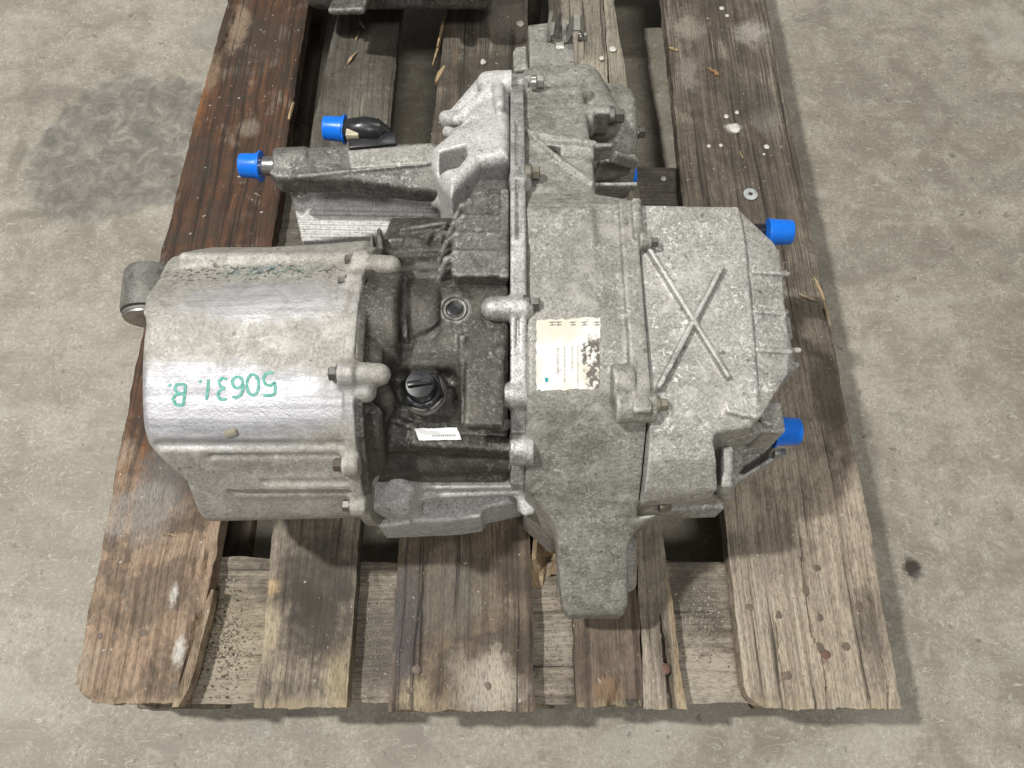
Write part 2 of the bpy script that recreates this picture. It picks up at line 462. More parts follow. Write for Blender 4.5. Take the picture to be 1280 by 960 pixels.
# ================================================================== the pallet
def wood(name, near, far, yb=(.2,.45), spots=(), streak=(.30,.13,.04), sa=.0, seed=0.0, dirt=(.05,.045,.038), da=.5, cross=False, pale=(.5,.45,.36), pa=.0):
    """weathered board; near/far = (dark, light) colours towards the viewer's end and the far end"""
    k = NT(name)
    g = (120, 2.6, 30) if not cross else (2.6, 120, 30)
    g2 = (520, 9, 60) if not cross else (9, 520, 60)
    off = (seed*1.7, seed*2.3, seed)
    wv = k.noise(6, 3, .5, vec=k.mapping(loc=off))
    base = k.n('ShaderNodeVectorMath', operation='ADD'); k.put(base.inputs[0], k.co)
    sc = k.n('ShaderNodeVectorMath', operation='SCALE'); k.put(sc.inputs[0], k.n('ShaderNodeCombineXYZ').outputs[0])
    cx = k.n('ShaderNodeCombineXYZ'); k.put(cx.inputs[0 if not cross else 1], k.mul(k.math('SUBTRACT', wv, .5), .014))
    k.put(base.inputs[1], cx.outputs[0])
    gr = k.noise(1, 5, .66, vec=k.mapping(scale=g, loc=off, vec=base.outputs[0]))
    fg = k.noise(1, 3, .6, vec=k.mapping(scale=g2, loc=off, vec=base.outputs[0]))
    mid = k.noise(17, 6, .68, vec=k.mapping(loc=off), dist=.5); big = k.noise(5, 4, .6, vec=k.mapping(loc=off, scale=(1.6,.8,1)))
    bl = k.noise(55, 5, .7, vec=k.mapping(loc=off, scale=(1,.45,1) if not cross else (.45,1,1)), dist=.8)
    t = k.ramp(k.math('ADD', k.mul(bl, .30), k.math('ADD', k.mul(gr, .40), k.mul(fg, .30))), .40, .60)
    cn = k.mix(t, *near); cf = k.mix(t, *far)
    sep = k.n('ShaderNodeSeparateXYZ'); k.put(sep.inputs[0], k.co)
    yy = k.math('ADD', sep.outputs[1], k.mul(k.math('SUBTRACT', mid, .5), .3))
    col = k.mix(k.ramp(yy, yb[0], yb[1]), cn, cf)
    if sa: col = k.mix(k.mul(k.mul(k.ramp(gr, .5, .62), k.ramp(big, .48, .58)), sa), col, streak)
    col = k.mix(k.mul(k.mx(k.ramp(mid, .48, .60), k.mul(k.ramp(bl, .54, .66), .7)), da), col, dirt)
    col = k.mix(k.mul(k.ramp(mid, .46, .36), k.mul(k.ramp(fg, .40, .62), .35)), col, (.40,.36,.29))
    if pa: col = k.mix(k.mul(k.mul(k.ramp(fg, .42, .6), k.ramp(big, .5, .62)), pa), col, pale)
    for (px, py, r, cc, a, sq) in spots:
        q = P(px, py, 0)
        col = k.mix(k.mul(k.spot((q.x, q.y, DECK), r, .7, .65, 42, sq+(0,)), a), col, cc)
    fine = k.noise(1, 3, .6, vec=k.mapping(scale=(620,150,300) if not cross else (150,620,300)))
    col = k.mix(k.ramp(fine, .34, .56, .42, 0), col, (.05,.043,.034))
    if not cross: col = k.mix(k.mul(k.ramp(k.math('ADD', sep.outputs[1], k.mul(k.math('SUBTRACT', fg, .5), .03)), .010, .002), k.mul(k.ramp(mid, .44, .58), .55)), col, (.42,.34,.22))
    col = k.mix(k.mul(k.ramp(gr, .40, .33), .8), col, (.022,.018,.014))          # dark open grain
    sp = k.ramp(k.noise(140, 2, .5, vec=k.mapping(loc=(seed,9,2))), .715, .75)
    col = k.mix(k.mul(sp, .6), col, (.58,.56,.51))
    b1 = k.bump(k.math('ADD', k.math('ADD', k.mul(fg, .6), k.mul(gr, .9)), k.mul(fine, .4)), .75, .0020)
    return k.done(col, k.ramp(mid, .3, .7, .62, .86), 0, b1, spec=.3)

pallet = thing('wooden_pallet', 'worn five-board wooden pallet standing on the concrete floor under the transmission', 'pallet', (0, .6, 0))
TH = .022
def edge(pts, h=0):
    w3 = sorted([(P(px,py,h).y, P(px,py,h).x) for px, py in pts])
    return np.array([a for a,_ in w3]), np.array([b for _,b in w3])
def extrap(y, e):
    ys, xs = e
    r = np.interp(y, ys, xs)
    if len(ys) > 1:
        s1 = (xs[-1]-xs[-2])/(ys[-1]-ys[-2]); r = np.where(y > ys[-1], xs[-1]+(y-ys[-1])*s1*.3, r)
    return r
def grid_board(name, fx0, fx1, y0, y1, ztop, th, m, nu, nv, cracks=(), bites=(), rough=.0007, seed=0, along='y', endwob=.003, cornr=None, parent=None):
    """plank with its own grain relief, cracks and battered edges; fx0/fx1 give the two long edges"""
    vv, ff = [], []
    def z_n(x, y): return mnoise.noise(Vector((x*180, y*6, seed*3.3)))*.6 + mnoise.noise(Vector((x*420, y*16, seed)))*.4
    T = {}
    ys_all = np.linspace(0, 1, nv)**1.0
    for j in range(nv):
        for i in range(nu):
            u = i/(nu-1); ue = .5-.5*math.cos(math.pi*u)*1.0 if False else u
            y = y0+(y1-y0)*ys_all[j]
            a, b = float(fx0(y)), float(fx1(y))
            a += .0016*mnoise.noise(Vector((y*22, seed, 1.5))) + .0009*mnoise.noise(Vector((y*90, seed, 3.5)))
            b += .0016*mnoise.noise(Vector((y*22, seed, 7.5))) + .0009*mnoise.noise(Vector((y*90, seed, 9.5)))
            x = a+(b-a)*ue
            if cornr:
                for (cx_, r) in cornr:          # rounded-off corner at the near end: 0 = left, 1 = right
                    dxe = (x-a) if cx_ == 0 else (b-x)
                    if dxe < r and y < y0+r:
                        pass
            yy = y
            if j == 0 or j == nv-1:
                yy += endwob*mnoise.noise(Vector((x*45, seed, j))) + endwob*.5*mnoise.noise(Vector((x*260, seed, j)))
            if cornr and j < 12:
                for (cx_, r) in cornr:
                    dxe = (x-a) if cx_ == 0 else (b-x)
                    if dxe < r: yy = max(yy, y0 + (r - math.sqrt(max(0, r*r-(r-dxe)**2)))*.8 + j*.0006)
            z = rough*z_n(x, y)
            e = min(x-a, b-x, (y-y0)+.0005, (y1-y)+.0005)
            if e < .004: z -= (.004-e)*.45*(.6+.8*abs(mnoise.noise(Vector((x*60,y*60,seed)))))
            for (pl, wd, dp) in cracks:
                cx_ = np.interp(y, pl[0], pl[1]); lo, hi = pl[0][0], pl[0][-1]
                if lo <= y <= hi:
                    cx_ += .0012*mnoise.noise(Vector((y*70, 2, seed)))
                    tt = min((y-lo), (hi-y))/(hi-lo)*6 if lo > y0+.01 else (hi-y)/(hi-lo)*4
                    wl = wd*min(1, max(.15, tt))
                    if abs(x-cx_) < wl: z -= dp*(1-abs(x-cx_)/wl)**.5
            for (bx, by, r, dp) in bites:
                dd = math.hypot(x-bx, (y-by)*.35) + .006*mnoise.noise(Vector((x*120, y*25, seed+5)))
                if dd < r: z -= dp*min(1, (r-dd)/(r*.35))
            T[(i,j)] = len(vv); vv.append((x, yy, ztop+z))
    B = {}
    for j in range(nv):
        for i in (0, nu-1): B[(i,j)] = len(vv); x,y,z = vv[T[(i,j)]]; vv.append((x, y, ztop-th))
    for i in range(1, nu-1):
        for j in (0, nv-1): B[(i,j)] = len(vv); x,y,z = vv[T[(i,j)]]; vv.append((x, y, ztop-th))
    for j in range(nv-1):
        for i in range(nu-1): ff.append((T[i,j], T[i+1,j], T[i+1,j+1], T[i,j+1]))
        ff.append((T[0,j], T[0,j+1], B[0,j+1], B[0,j])); ff.append((T[nu-1,j+1], T[nu-1,j], B[nu-1,j], B[nu-1,j+1]))
        ff.append((B[0,j], B[0,j+1], B[nu-1,j+1], B[nu-1,j]))
    for i in range(nu-1):
        ff.append((T[i+1,0], T[i,0], B[i,0], B[i+1,0])); ff.append((T[i,nv-1], T[i+1,nv-1], B[i+1,nv-1], B[i,nv-1]))
    if along == 'x':
        vv = [(y, x, z) for x, y, z in vv]; ff = [f[::-1] for f in ff]
    o = mesh_obj(name, vv, ff, m, parent or pallet, True); o.data.set_sharp_from_angle(angle=math.radians(38)); return o
def crk(pts, wd, dp):
    w3 = sorted([(P(a,b,0).y, P(a,b,0).x) for a,b in pts])
    return ((np.array([a for a,_ in w3]), np.array([b for _,b in w3])), wd, dp)
def bite(px, py, r, dp): q = P(px,py,0); return (q.x, q.y, r, dp)

W = {}
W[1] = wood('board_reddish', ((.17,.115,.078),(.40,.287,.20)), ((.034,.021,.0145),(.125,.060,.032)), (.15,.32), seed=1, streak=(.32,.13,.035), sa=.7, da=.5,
    spots=((208,588,.05,(.15,.147,.138),.8,(1,1)), (172,640,.06,(.36,.34,.31),.5,(1,1.2)), (217,745,.009,(.66,.64,.59),.7,(1.6,.5)), (224,812,.011,(.7,.68,.62),.75,(1.4,.6)),  # first grey spot paints in the shade left of the motor; next is dust
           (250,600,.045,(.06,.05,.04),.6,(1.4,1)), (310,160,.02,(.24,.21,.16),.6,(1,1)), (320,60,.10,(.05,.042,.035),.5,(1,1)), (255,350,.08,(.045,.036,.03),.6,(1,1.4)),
           (300,30,.03,(.33,.24,.17),.7,(1.5,.4)), (266,90,.02,(.33,.24,.16),.5,(1.5,.4))))
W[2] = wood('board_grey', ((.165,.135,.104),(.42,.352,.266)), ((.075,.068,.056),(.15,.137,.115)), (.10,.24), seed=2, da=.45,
    spots=((395,770,.05,(.06,.053,.044),.9,(1,.8)), (400,715,.07,(.055,.048,.04),.8,(1,1)), (338,733,.012,(.6,.42,.22),.6,(1,1)), (335,790,.018,(.6,.5,.34),.6,(1,.5)), (430,860,.03,(.5,.4,.24),.45,(1,.6))))
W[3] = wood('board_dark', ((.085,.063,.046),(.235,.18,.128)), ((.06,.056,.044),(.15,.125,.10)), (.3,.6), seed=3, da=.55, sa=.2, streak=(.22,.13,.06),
    spots=((508,770,.035,(.075,.07,.078),.75,(1.3,.4)), (612,858,.045,(.46,.41,.335),.75,(1.1,1)), (575,850,.03,(.36,.31,.24),.5,(1.6,.6)), (620,835,.02,(.48,.42,.33),.6,(2,.6)), (515,870,.02,(.42,.34,.22),.6,(1,1)),
           (560,740,.06,(.14,.135,.11),.55,(1,1)), (640,20,.06,(.25,.225,.19),.55,(1,1))))
W[4] = wood('board_split', ((.085,.062,.045),(.205,.155,.115)), ((.18,.16,.125),(.36,.32,.255)), (.22,.6), seed=4, da=.35,
    spots=((752,90,.045,(.45,.40,.31),.7,(1,1)), (780,120,.02,(.25,.10,.05),.5,(1,.5)), (760,862,.02,(.34,.2,.1),.4,(1,1)), (790,880,.012,(.03,.03,.03),.9,(.6,2))))
W[41] = wood('board_split_pale', ((.22,.185,.145),(.42,.36,.285)), ((.2,.18,.14),(.38,.34,.27)), (.3,.6), seed=5, da=.25, spots=((848,800,.03,(.52,.38,.2),.5,(3,.3)),))
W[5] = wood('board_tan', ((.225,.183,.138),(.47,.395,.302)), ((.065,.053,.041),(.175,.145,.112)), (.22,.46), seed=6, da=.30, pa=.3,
    spots=((965,690,.05,(.16,.135,.11),.5,(1,1)), (1090,795,.03,(.10,.085,.07),.7,(1.4,.5)), (940,40,.035,(.50,.47,.41),.5,(1,1)), (915,160,.014,(.7,.69,.64),.85,(1,1.4)), (860,35,.03,(.42,.38,.31),.5,(1,1)),
           (860,90,.03,(.36,.33,.28),.5,(1.6,.7)), (958,150,.03,(.36,.34,.30),.35,(1,1)), (1040,500,.06,(.075,.06,.047),.7,(1.8,.5)), (945,130,.05,(.05,.045,.04),.5,(1,1)), (950,250,.05,(.12,.10,.08),.4,(1,.6))))  # long dark strip near the outer edge paints in the cover's cast shadow
WC = wood('cross_board', ((.15,.127,.099),(.36,.308,.242)), ((.10,.09,.075),(.19,.17,.14)), (.25,.5), seed=8, cross=True, da=.5,
    spots=((285,790,.06,(.40,.34,.24),.6,(1,1)), (275,850,.05,(.42,.37,.28),.5,(1,1)), (870,745,.04,(.12,.11,.09),.6,(1,.8)), (880,850,.06,(.44,.39,.315),.7,(.7,1.2)), (700,805,.03,(.40,.36,.29),.6,(.6,1.2)), (460,800,.05,(.09,.08,.07),.7,(1,.7))))
WB = wood('under_wood', ((.07,.055,.042),(.15,.12,.09)), ((.06,.05,.04),(.12,.1,.08)), seed=9)

E1L, E1R = edge([(90,870),(112,760),(142,600),(172,440),(205,300),(240,160),(285,0)]), edge([(228,887),(246,800),(262,720),(276,650),(305,480),(340,305),(362,150),(386,0)])
E2L, E2R = edge([(316,885),(330,790),(337,690),(350,560),(380,250),(390,160),(424,0)]), edge([(433,885),(440,790),(447,690),(466,380),(486,170),(502,0)])
E3L, E3R = edge([(486,887),(494,760),(501,650),(530,240),(546,110),(560,0)]), edge([(668,888),(666,760),(662,640),(660,0)])
E4L, E4S, E4R = edge([(721,884),(716,770),(708,650),(690,150),(685,0)]), edge([(805,884),(800,770),(793,650),(770,240)]), edge([(858,885),(843,760),(826,650),(800,240),(790,150),(768,0)])
E5L, E5R = edge([(934,884),(923,790),(906,650),(880,440),(853,240),(841,110),(829,0)]), edge([(1127,884),(1112,800),(1086,650),(1052,480),(1010,260),(985,140),(957,0)])
Y1 = 1.2
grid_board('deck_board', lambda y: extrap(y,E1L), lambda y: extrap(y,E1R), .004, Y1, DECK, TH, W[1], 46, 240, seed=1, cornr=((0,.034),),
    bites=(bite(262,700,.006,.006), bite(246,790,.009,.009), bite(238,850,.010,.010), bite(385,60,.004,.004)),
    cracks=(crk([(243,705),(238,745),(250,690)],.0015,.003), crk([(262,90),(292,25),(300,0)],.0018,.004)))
grid_board('deck_board', lambda y: extrap(y,E2L), lambda y: extrap(y,E2R), .0, Y1, DECK-.001, TH, W[2], 40, 240, seed=2, cracks=(crk([(349,860),(347,885)],.0012,.004),))
grid_board('deck_board', lambda y: extrap(y,E3L), lambda y: extrap(y,E3R), -.003, Y1, DECK, TH, W[3], 60, 240, seed=3, cracks=(crk([(525,850),(530,735),(535,650)],.0016,.004), crk([(572,885),(574,850)],.001,.003)))
grid_board('deck_board', lambda y: extrap(y,E4L), lambda y: extrap(y,E4S)-.0006, .001, Y1, DECK-.003, TH-.002, W[4], 34, 240, seed=4, bites=(bite(775,885,.012,.006),))
grid_board('deck_board', lambda y: extrap(y,E4S)+.0006, lambda y: extrap(y,E4R), -.001, Y1, DECK-.001, TH, W[41], 44, 260, seed=5, cracks=(crk([(826,772),(833,815),(837,850),(842,890)],.0032,.018),))
grid_board('deck_board', lambda y: extrap(y,E5L), lambda y: extrap(y,E5R), -.001, Y1, DECK, TH, W[5], 84, 240, seed=6, cornr=((0,.026),),
    cracks=(crk([(1000,660),(1008,738),(1015,790),(1030,815),(1037,890)],.0017,.006), crk([(970,770),(979,845),(985,890)],.0012,.004), crk([(1062,640),(1075,758),(1085,830)],.001,.003), crk([(1085,730),(1100,800),(1112,870)],.001,.003)),
    bites=(bite(1116,880,.006,.006), bite(1032,395,.006,.006), bite(1000,880,.005,.004)))
# cross boards, blocks and runners underneath
ZC = DECK-TH-.0008
XL, XR = -.395, .402
for i, (a, b, kk) in enumerate(((.004,.146,((.045,.0012,.004),(.024,.0010,.003))), (.53,.675,((.02,.001,.003),)), (1.055,1.2,()))):
    cr = []
    for (off_, wd, dp) in kk:
        xs = np.linspace(.14, .34, 5) if i == 0 else np.linspace(-.35, .35, 5)
        cr.append(((xs, a+off_+.006*np.sin(xs*30)), wd, dp))
    grid_board('cross_board', lambda x, a=a: np.full_like(np.asarray(x, float), a), lambda x, b=b: np.full_like(np.asarray(x, float), b)+.003*np.sin(np.asarray(x)*17),
               XL, XR, ZC, TH-.001, WC, 52, 150, seed=11+i, along='x', cracks=cr)
def boxbm(bm, c, half, bev=.003, rot=None):
    r = bmesh.ops.create_cube(bm, size=1.0); vs_ = r['verts']
    for v in vs_: v.co = Vector((v.co.x*2*half[0], v.co.y*2*half[1], v.co.z*2*half[2]))
    if bev:
        ed = list({e for v in vs_ for e in v.link_edges})
        rr = bmesh.ops.bevel(bm, geom=ed, offset=bev, segments=2, affect='EDGES', profile=.5)
        vs_ = list({v for f in rr['faces'] for v in f.verts} | {v for v in vs_ if v.is_valid})
    if rot is not None:
        for v in vs_: v.co = rot @ v.co
    for v in vs_: v.co += Vector(c)
def solid(name, c, half, m, parent, bev=.003, rot=None, label=None):
    bm = bmesh.new(); boxbm(bm, c, half, bev, rot); return bm_obj(name, bm, m, parent, label=label, smooth=True, auto=40)
for x, hx in ((-.345,.05),(0,.0725),(.345,.05)):
    for y in (.0765,.6025,1.1275):
        solid('block', (x, y, .0612), (hx, .0715, .0385), WB, pallet)
    solid('runner', (x, .6, .0113), (hx, .6, .0110), WB, pallet)
# nails
NAIL = plain('nail_rust', (.16,.125,.095), .65, .2); NAILR = plain('nail_red_rust', (.17,.09,.065), .65, .2)
def nail(px, py, r=.0042, m=NAIL, z=0):
    q = P(px, py, z)
    lathe('nail', [(r*1.25,-.0002),(r*1.05,.0001),(r,.0002),(r,.0006),(r*.85,.0009),(r*.3,.0009)], (q.x,q.y,DECK+z-.0006), (random.uniform(-.12,.12),random.uniform(-.12,.12),1), m, pallet, seg=14)
for p in ((154,744),(158,762),(187,761),(179,791),(143,796),(124,796),(219,858)): nail(*p, r=.0035)
for p in ((609,858),(512,862),(520,837)): nail(*p, r=.0042)
for p in ((1022,711),(1008,738),(936,760),(972,768),(1024,772),(1026,810),(985,845),(1074,758),(1058,808)): nail(*p, r=.0042)
nail(1033,818, .0044, NAILR); nail(832,836,.0042,NAILR,-.0005); nail(845,340,.004); nail(905,220,.0035); nail(870,115,.003); nail(985,205,.003)
for p in ((250,120),(330,40),(215,160+60)): nail(*p, r=.0028)

# ================================================================== the transmission
ALU   = cast('cast_aluminium', (.225,.217,.192), (.395,.384,.348), fl=.5, dl=.34, metal=.28)
ALU_C = cast('cast_aluminium_clean', (.34,.335,.32), (.52,.515,.50), fleck=(.72,.72,.71), fl=.6, dl=.22, rough=.42, metal=.5)
ALU_B = cast('cast_aluminium_bell', (.50,.495,.48), (.66,.655,.64), fleck=(.78,.78,.77), fl=.6, dl=.2, rough=.56, metal=.2)
ALU_P = cast('cast_aluminium_cover', (.33,.32,.295), (.48,.47,.44), fleck=(.78,.77,.75), fl=.85, dl=.25, metal=.3)
OILY  = cast('cast_aluminium_oily', (.044,.040,.034), (.100,.093,.079), fleck=(.45,.44,.42), fl=.25, dirt=(.02,.019,.016), dl=.5, rough=.46, metal=.25, chalk=.4)
GRIMY = cast('cast_aluminium_grimy', (.085,.082,.074), (.20,.194,.178), fleck=(.5,.5,.48), fl=.55, dirt=(.03,.028,.024), dl=.5, rough=.5, metal=.35)
def rubbed(k, col, rg, metal):
    # crown band wiped clean, axial streaks; its bluish pale tone paints the lamps' sheen
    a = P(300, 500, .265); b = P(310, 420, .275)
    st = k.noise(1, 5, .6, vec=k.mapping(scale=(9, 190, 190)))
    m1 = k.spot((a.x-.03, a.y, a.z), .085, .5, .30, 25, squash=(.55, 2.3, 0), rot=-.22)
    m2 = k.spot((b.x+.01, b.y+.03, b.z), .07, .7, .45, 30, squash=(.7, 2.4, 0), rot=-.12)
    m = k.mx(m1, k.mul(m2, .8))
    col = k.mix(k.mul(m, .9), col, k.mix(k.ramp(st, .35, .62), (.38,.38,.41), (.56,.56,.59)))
    sep = k.n('ShaderNodeSeparateXYZ'); k.put(sep.inputs[0], k.co)
    # blackened pits along the back shoulder, traces of blue-green marker in them
    q = P(310, 360, .235)
    pm = k.spot((q.x, q.y, q.z), .13, .7, .5, 45, squash=(1, 7.5, 0), rot=-.06)
    pits = k.mul(k.ramp(k.noise(240, 3, .65, vec=k.mapping(loc=(1,1,1))), .53, .60), pm)
    col = k.mix(k.mul(pits, .85), col, (.035,.03,.025))
    q2 = P(345, 357, .235)
    gm = k.spot((q2.x, q2.y, q2.z), .05, .6, .4, 60, squash=(1, 4.5, 0), rot=-.06)
    col = k.mix(k.mul(k.mul(gm, k.ramp(k.noise(240, 3, .6), .49, .58)), .55), col, (.02,.13,.14))
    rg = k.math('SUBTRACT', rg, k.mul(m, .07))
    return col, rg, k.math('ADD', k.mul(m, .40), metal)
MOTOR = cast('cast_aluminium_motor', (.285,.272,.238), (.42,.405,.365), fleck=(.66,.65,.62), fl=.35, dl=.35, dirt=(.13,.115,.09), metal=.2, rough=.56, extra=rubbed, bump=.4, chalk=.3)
STEEL = plain('zinc_steel', (.46,.45,.42), .38, .85); STEELD = plain('dull_steel', (.20,.19,.175), .45, .8)
BRASS = plain('brassy_bolt', (.25,.23,.18), .48, .6); RUST = plain('rusty_bolt', (.12,.095,.078), .6, .4)
BLACK = plain('black_plastic', (.018,.018,.021), .32); RUBBER = plain('rubber', (.035,.034,.032), .7)
BLUE = NT('blue_plastic'); bn = BLUE.ramp(BLUE.noise(140,4,.65),.5,.68,0,.45)
BLUE = BLUE.done(BLUE.mix(bn, (.003,.175,.80), (.01,.11,.45)), BLUE.ramp(BLUE.noise(90,3),.3,.7,.28,.5), 0, spec=.5)
PIPE = plain('machined_pipe', (.62,.61,.60), .25, .95)
BUSH = cast('bush_sleeve', (.125,.12,.108), (.16,.155,.14), fl=.05, dl=.1, metal=.2, wear=.1)

G = thing('transmission', 'large grey cast aluminium electric drive transmission lying on the wooden pallet', 'transmission', (.02, .33, DECK))
q = lambda px, py, h: L3(P(px, py, h))

# profile of the split line between the two main castings, as (y, z)
RIMP = [(606,.165),(585,.182),(545,.21),(500,.236),(440,.252),(380,.262),(320,.265),(250,.262),(200,.25),(150,.228),(115,.205),(92,.18)]
RIM = [(PY(a,b), b) for a,b in RIMP]
RIMC = RIM + [(RIM[-1][0]+.004, .12), (RIM[-1][0]-.03, .04), (RIM[0][0]+.03, .02), (RIM[0][0]+.004, .09)]
ry = np.array([a for a,_ in RIM]); rz = np.array([b for _,b in RIM])
def rimh(y): return np.interp(y, ry, rz)
def inset(prim_pts, off, lo, hi, r=.003):
    us = [p[0] for p in prim_pts]; vs_ = [p[1] for p in prim_pts]
    def fn(x,y,z): return slab(poly2(y, z, prim_pts)+off, np.maximum(lo-x, x-hi), r)
    return fn, [(lo,hi),(min(us)-.01,max(us)+.01),(min(vs_)-.01,max(vs_)+.01)]
XF = .0345                                    # plane of the split line

# ---- motor housing (left barrel)
YC, HC, RR, RL = .272, .153, .1235, .1185
X0, X1 = -.259, -.100
def circ(py, extra=0.0):
    d = ray(640, py); oy, oz = CAM.y-YC, CAM.z-DECK-HC; R = .121+extra
    a = d.y**2+d.z**2; b = oy*d.y+oz*d.z; c = oy*oy+oz*oz-R*R
    t = (-b-math.sqrt(max(0, b*b-a*c)))/a
    return CAM.y+d.y*t, CAM.z-DECK+d.z*t
v = Vol((-.30,-.055), (.115,.425), (.012,.298), .0017)
zl = np.array([0.0, .10, circ(650)[1], circ(605)[1], circ(575)[1], circ(545)[1], circ(480)[1], .30])
xl_ = np.array([PX(275,650,.10), PX(272,650,.10), PX(268,650,circ(650)[1]), PX(232,605,circ(605)[1]), PX(206,575,circ(575)[1]), PX(184,545,circ(545)[1]), PX(173,480,circ(480)[1]), PX(173,480,circ(480)[1])])
o_ = np.argsort(zl); zl, xl_ = zl[o_], xl_[o_]
FACETS = [(76,.1220),(29,.1228),(-18,.1240),(-66,.1232),(-108,.122)]
def barrel(x,y,z):
    t = (x-X0)/(X1-X0); grow = (RR-RL)*t
    yc = YC-.004+.009*t
    d2 = np.sqrt((y-yc)**2+(z-HC)**2)-(RL+.0055+grow)
    for an, ds in FACETS:
        a_ = math.radians(an); pl_ = (y-yc)*math.sin(a_)+(z-HC)*math.cos(a_)-(ds-.0045+grow)
        d2 = -smin(-d2, -pl_, .004)
    front = np.clip((YC+.03-y)/.03, 0, 1)
    lean = front*np.interp(z, zl, xl_) + (1-front)*(PX(172,400,.268) + 0*z) - .010*np.clip((y-YC-.05)/.06, 0, 1)
    return slab(d2, np.maximum((lean-x)*.85, x-X1), .007)
v.add((barrel, [(-.30,X1),(YC-.13,YC+.13),(HC-.13,HC+.13)]), 0)
for ang, w_, out, th in ((52, .036, .0045, .02),):
    n = Vector((0, math.sin(math.radians(ang)), math.cos(math.radians(ang)))); t_ = Vector((0, n.z, -n.y))
    c = Vector((0, YC, HC)) + n*(RR-.003+out-th)
    rot = Matrix(((1,0,0),(t_.x,t_.y,t_.z),(n.x,n.y,n.z))).transposed()
    v.add(box(((X0+X1)/2-.001, c.y, c.z), ((X1-X0)/2-.002, w_, th), .006, rot), .006)
def skin(py_, off=0.0):
    """point of the barrel's skin on the sight line at that picture row (mid length)"""
    d = ray(640, py_); t = np.linspace(.35, 1.1, 3000); y_ = CAM.y+d.y*t; z_ = CAM.z-DECK+d.z*t
    i = int(np.argmax(barrel(np.full_like(t, -.15), y_, z_) < off)); return float(y_[i]), float(z_[i])
for py_, rad, inn, xa, k_ in ((592,.016,.0125,X0+.066,.008), (636,.016,.0118,X0+.092,.008)):
    y_, z_ = skin(py_, -inn); v.add(cap((xa, y_, z_), (X1, y_, z_), rad), k_)
for py_, rad, xa, d_ in ((557,.0034,X0+.012,.0010), (571,.0020,X0+.050,.0006), (604,.0026,X0+.085,.0040), (619,.0042,X0+.056,.0046)):
    y_, z_ = skin(py_, d_); v.cut(cap((xa, y_, z_), (X1+.002, y_, z_), rad), .003)
# bolting flange with ears
XFL = X1
v.add(cyl((XFL-.004,YC,HC), (XFL+.005,YC,HC), RR+.0035, r=.002), .002)
EARS = [(418,467),(443,581),(470,632),(440,325),(436,352)]
ear3 = []
for (ex, ey), rad in zip(EARS, (.0095,.0090,.0090,.0085,.007)):
    y_, z_ = circ(ey, .006); ear3.append((y_, z_))
    v.add(cyl((XFL-.007, y_, z_), (XFL+.006, y_, z_), rad, r=.002), .006)
for (xa_, xb_, py_, rad) in ((430,474,467,.0095),(448,488,331,.0095)):
    y_, z_ = circ(py_, .003); v.add(cap((XFL, y_, z_), (PX(xb_,py_,z_), y_, z_-.002), rad, rad*.92), .003)
y_, z_ = circ(490, -.002); v.add(cap((XFL+.012, y_, z_), (XFL+.013, y_+.012, z_+.004), .0085), .004)
motor = v.mesh('motor_housing', MOTOR, G, 'round ribbed motor housing with rubbed crown, painted-in sheen and green handwriting')

# ---- dark centre housing
XA, XB = X1+.005, .0215
BP = [(602,.164),(560,.197),(520,.217),(480,.232),(440,.244),(400,.249),(360,.247),(335,.232),(312,.216),(285,.199),(272,.182)]
BPY = [(PY(a,b), b) for a,b in BP]; BPC = BPY + [(BPY[-1][0]+.002,.10), (BPY[-1][0]-.04,.04), (BPY[0][0]+.03,.03)]
v = Vol((-.103,.0245), (.125,.47), (.02,.285), .0015)
v.add(inset(BPC, 0, XA, XB, .004), 0)
def clipped(prim, zmin):
    fn, bb = prim; return (lambda x,y,z: np.maximum(fn(x,y,z), np.where(y < YC, zmin-z, -1.0))), bb
v.add(clipped(cyl((XA-.002,YC,HC), (XA+.006,YC,HC), RR+.001, r=.002), .196), .003); v.add(clipped(cyl((XA,YC,HC), (PX(482,440,.25),YC,HC), RR-.0015, .111, r=.002), .206), .006)
# starter-like bulge and its smaller neck
yb = PY(392,.255)
v.add(cyl((XA, yb, .231), (PX(503,392,.25), yb, .231), .046, r=.005), .003)
v.add(cyl((PX(490,392,.25), yb+.006, .221), (PX(552,392,.24), yb+.006, .221), .038, .036, r=.006), .003)
v.cut(cap(q(447,434,.253), q(505,432,.251), .0022), .002)
v.cut(cap(q(505,430,.251), q(535,418,.250), .0022), .002); v.cut(cap(q(535,418,.250), q(552,404,.251), .0022), .002); v.cut(cap(q(552,404,.251), q(585,398,.251), .002), .002)
# saddle fins by the motor flange
for i, px_ in enumerate((455,465,476)):
    v.add(bar(q(px_,300-i*2,.213), q(px_+2,322,.226), .0045, .02, .002), .004)
v.add(cap(q(446,287,.20), q(452,318,.225), .007), .005)
v.add(ell(q(545,335,.228), (.02,.008,.01)), .008)
for (a_,b_,c_,d_,h_,w_) in ((478,318,566,312,.224,.006),(486,304,560,294,.214,.004),(500,290,560,281,.206,.004),(520,330,566,330,.233,.005),(505,322,512,298,.220,.005),(528,318,538,290,.216,.005),(548,312,556,284,.212,.004)):
    v.add(bar(q(a_,b_,h_-.003), q(c_,d_,h_-.005), w_, .010, .0018), .006)
v.add(ell(q(520,308,.212), (.010,.007,.009)), .004); v.add(ell(q(492,330,.230), (.008,.008,.008)), .004); v.add(ell(q(575,372,.246), (.010,.006,.006)), .004)
v.add(bar(q(500,345,.236), q(575,345,.236), .006,.012), .004)
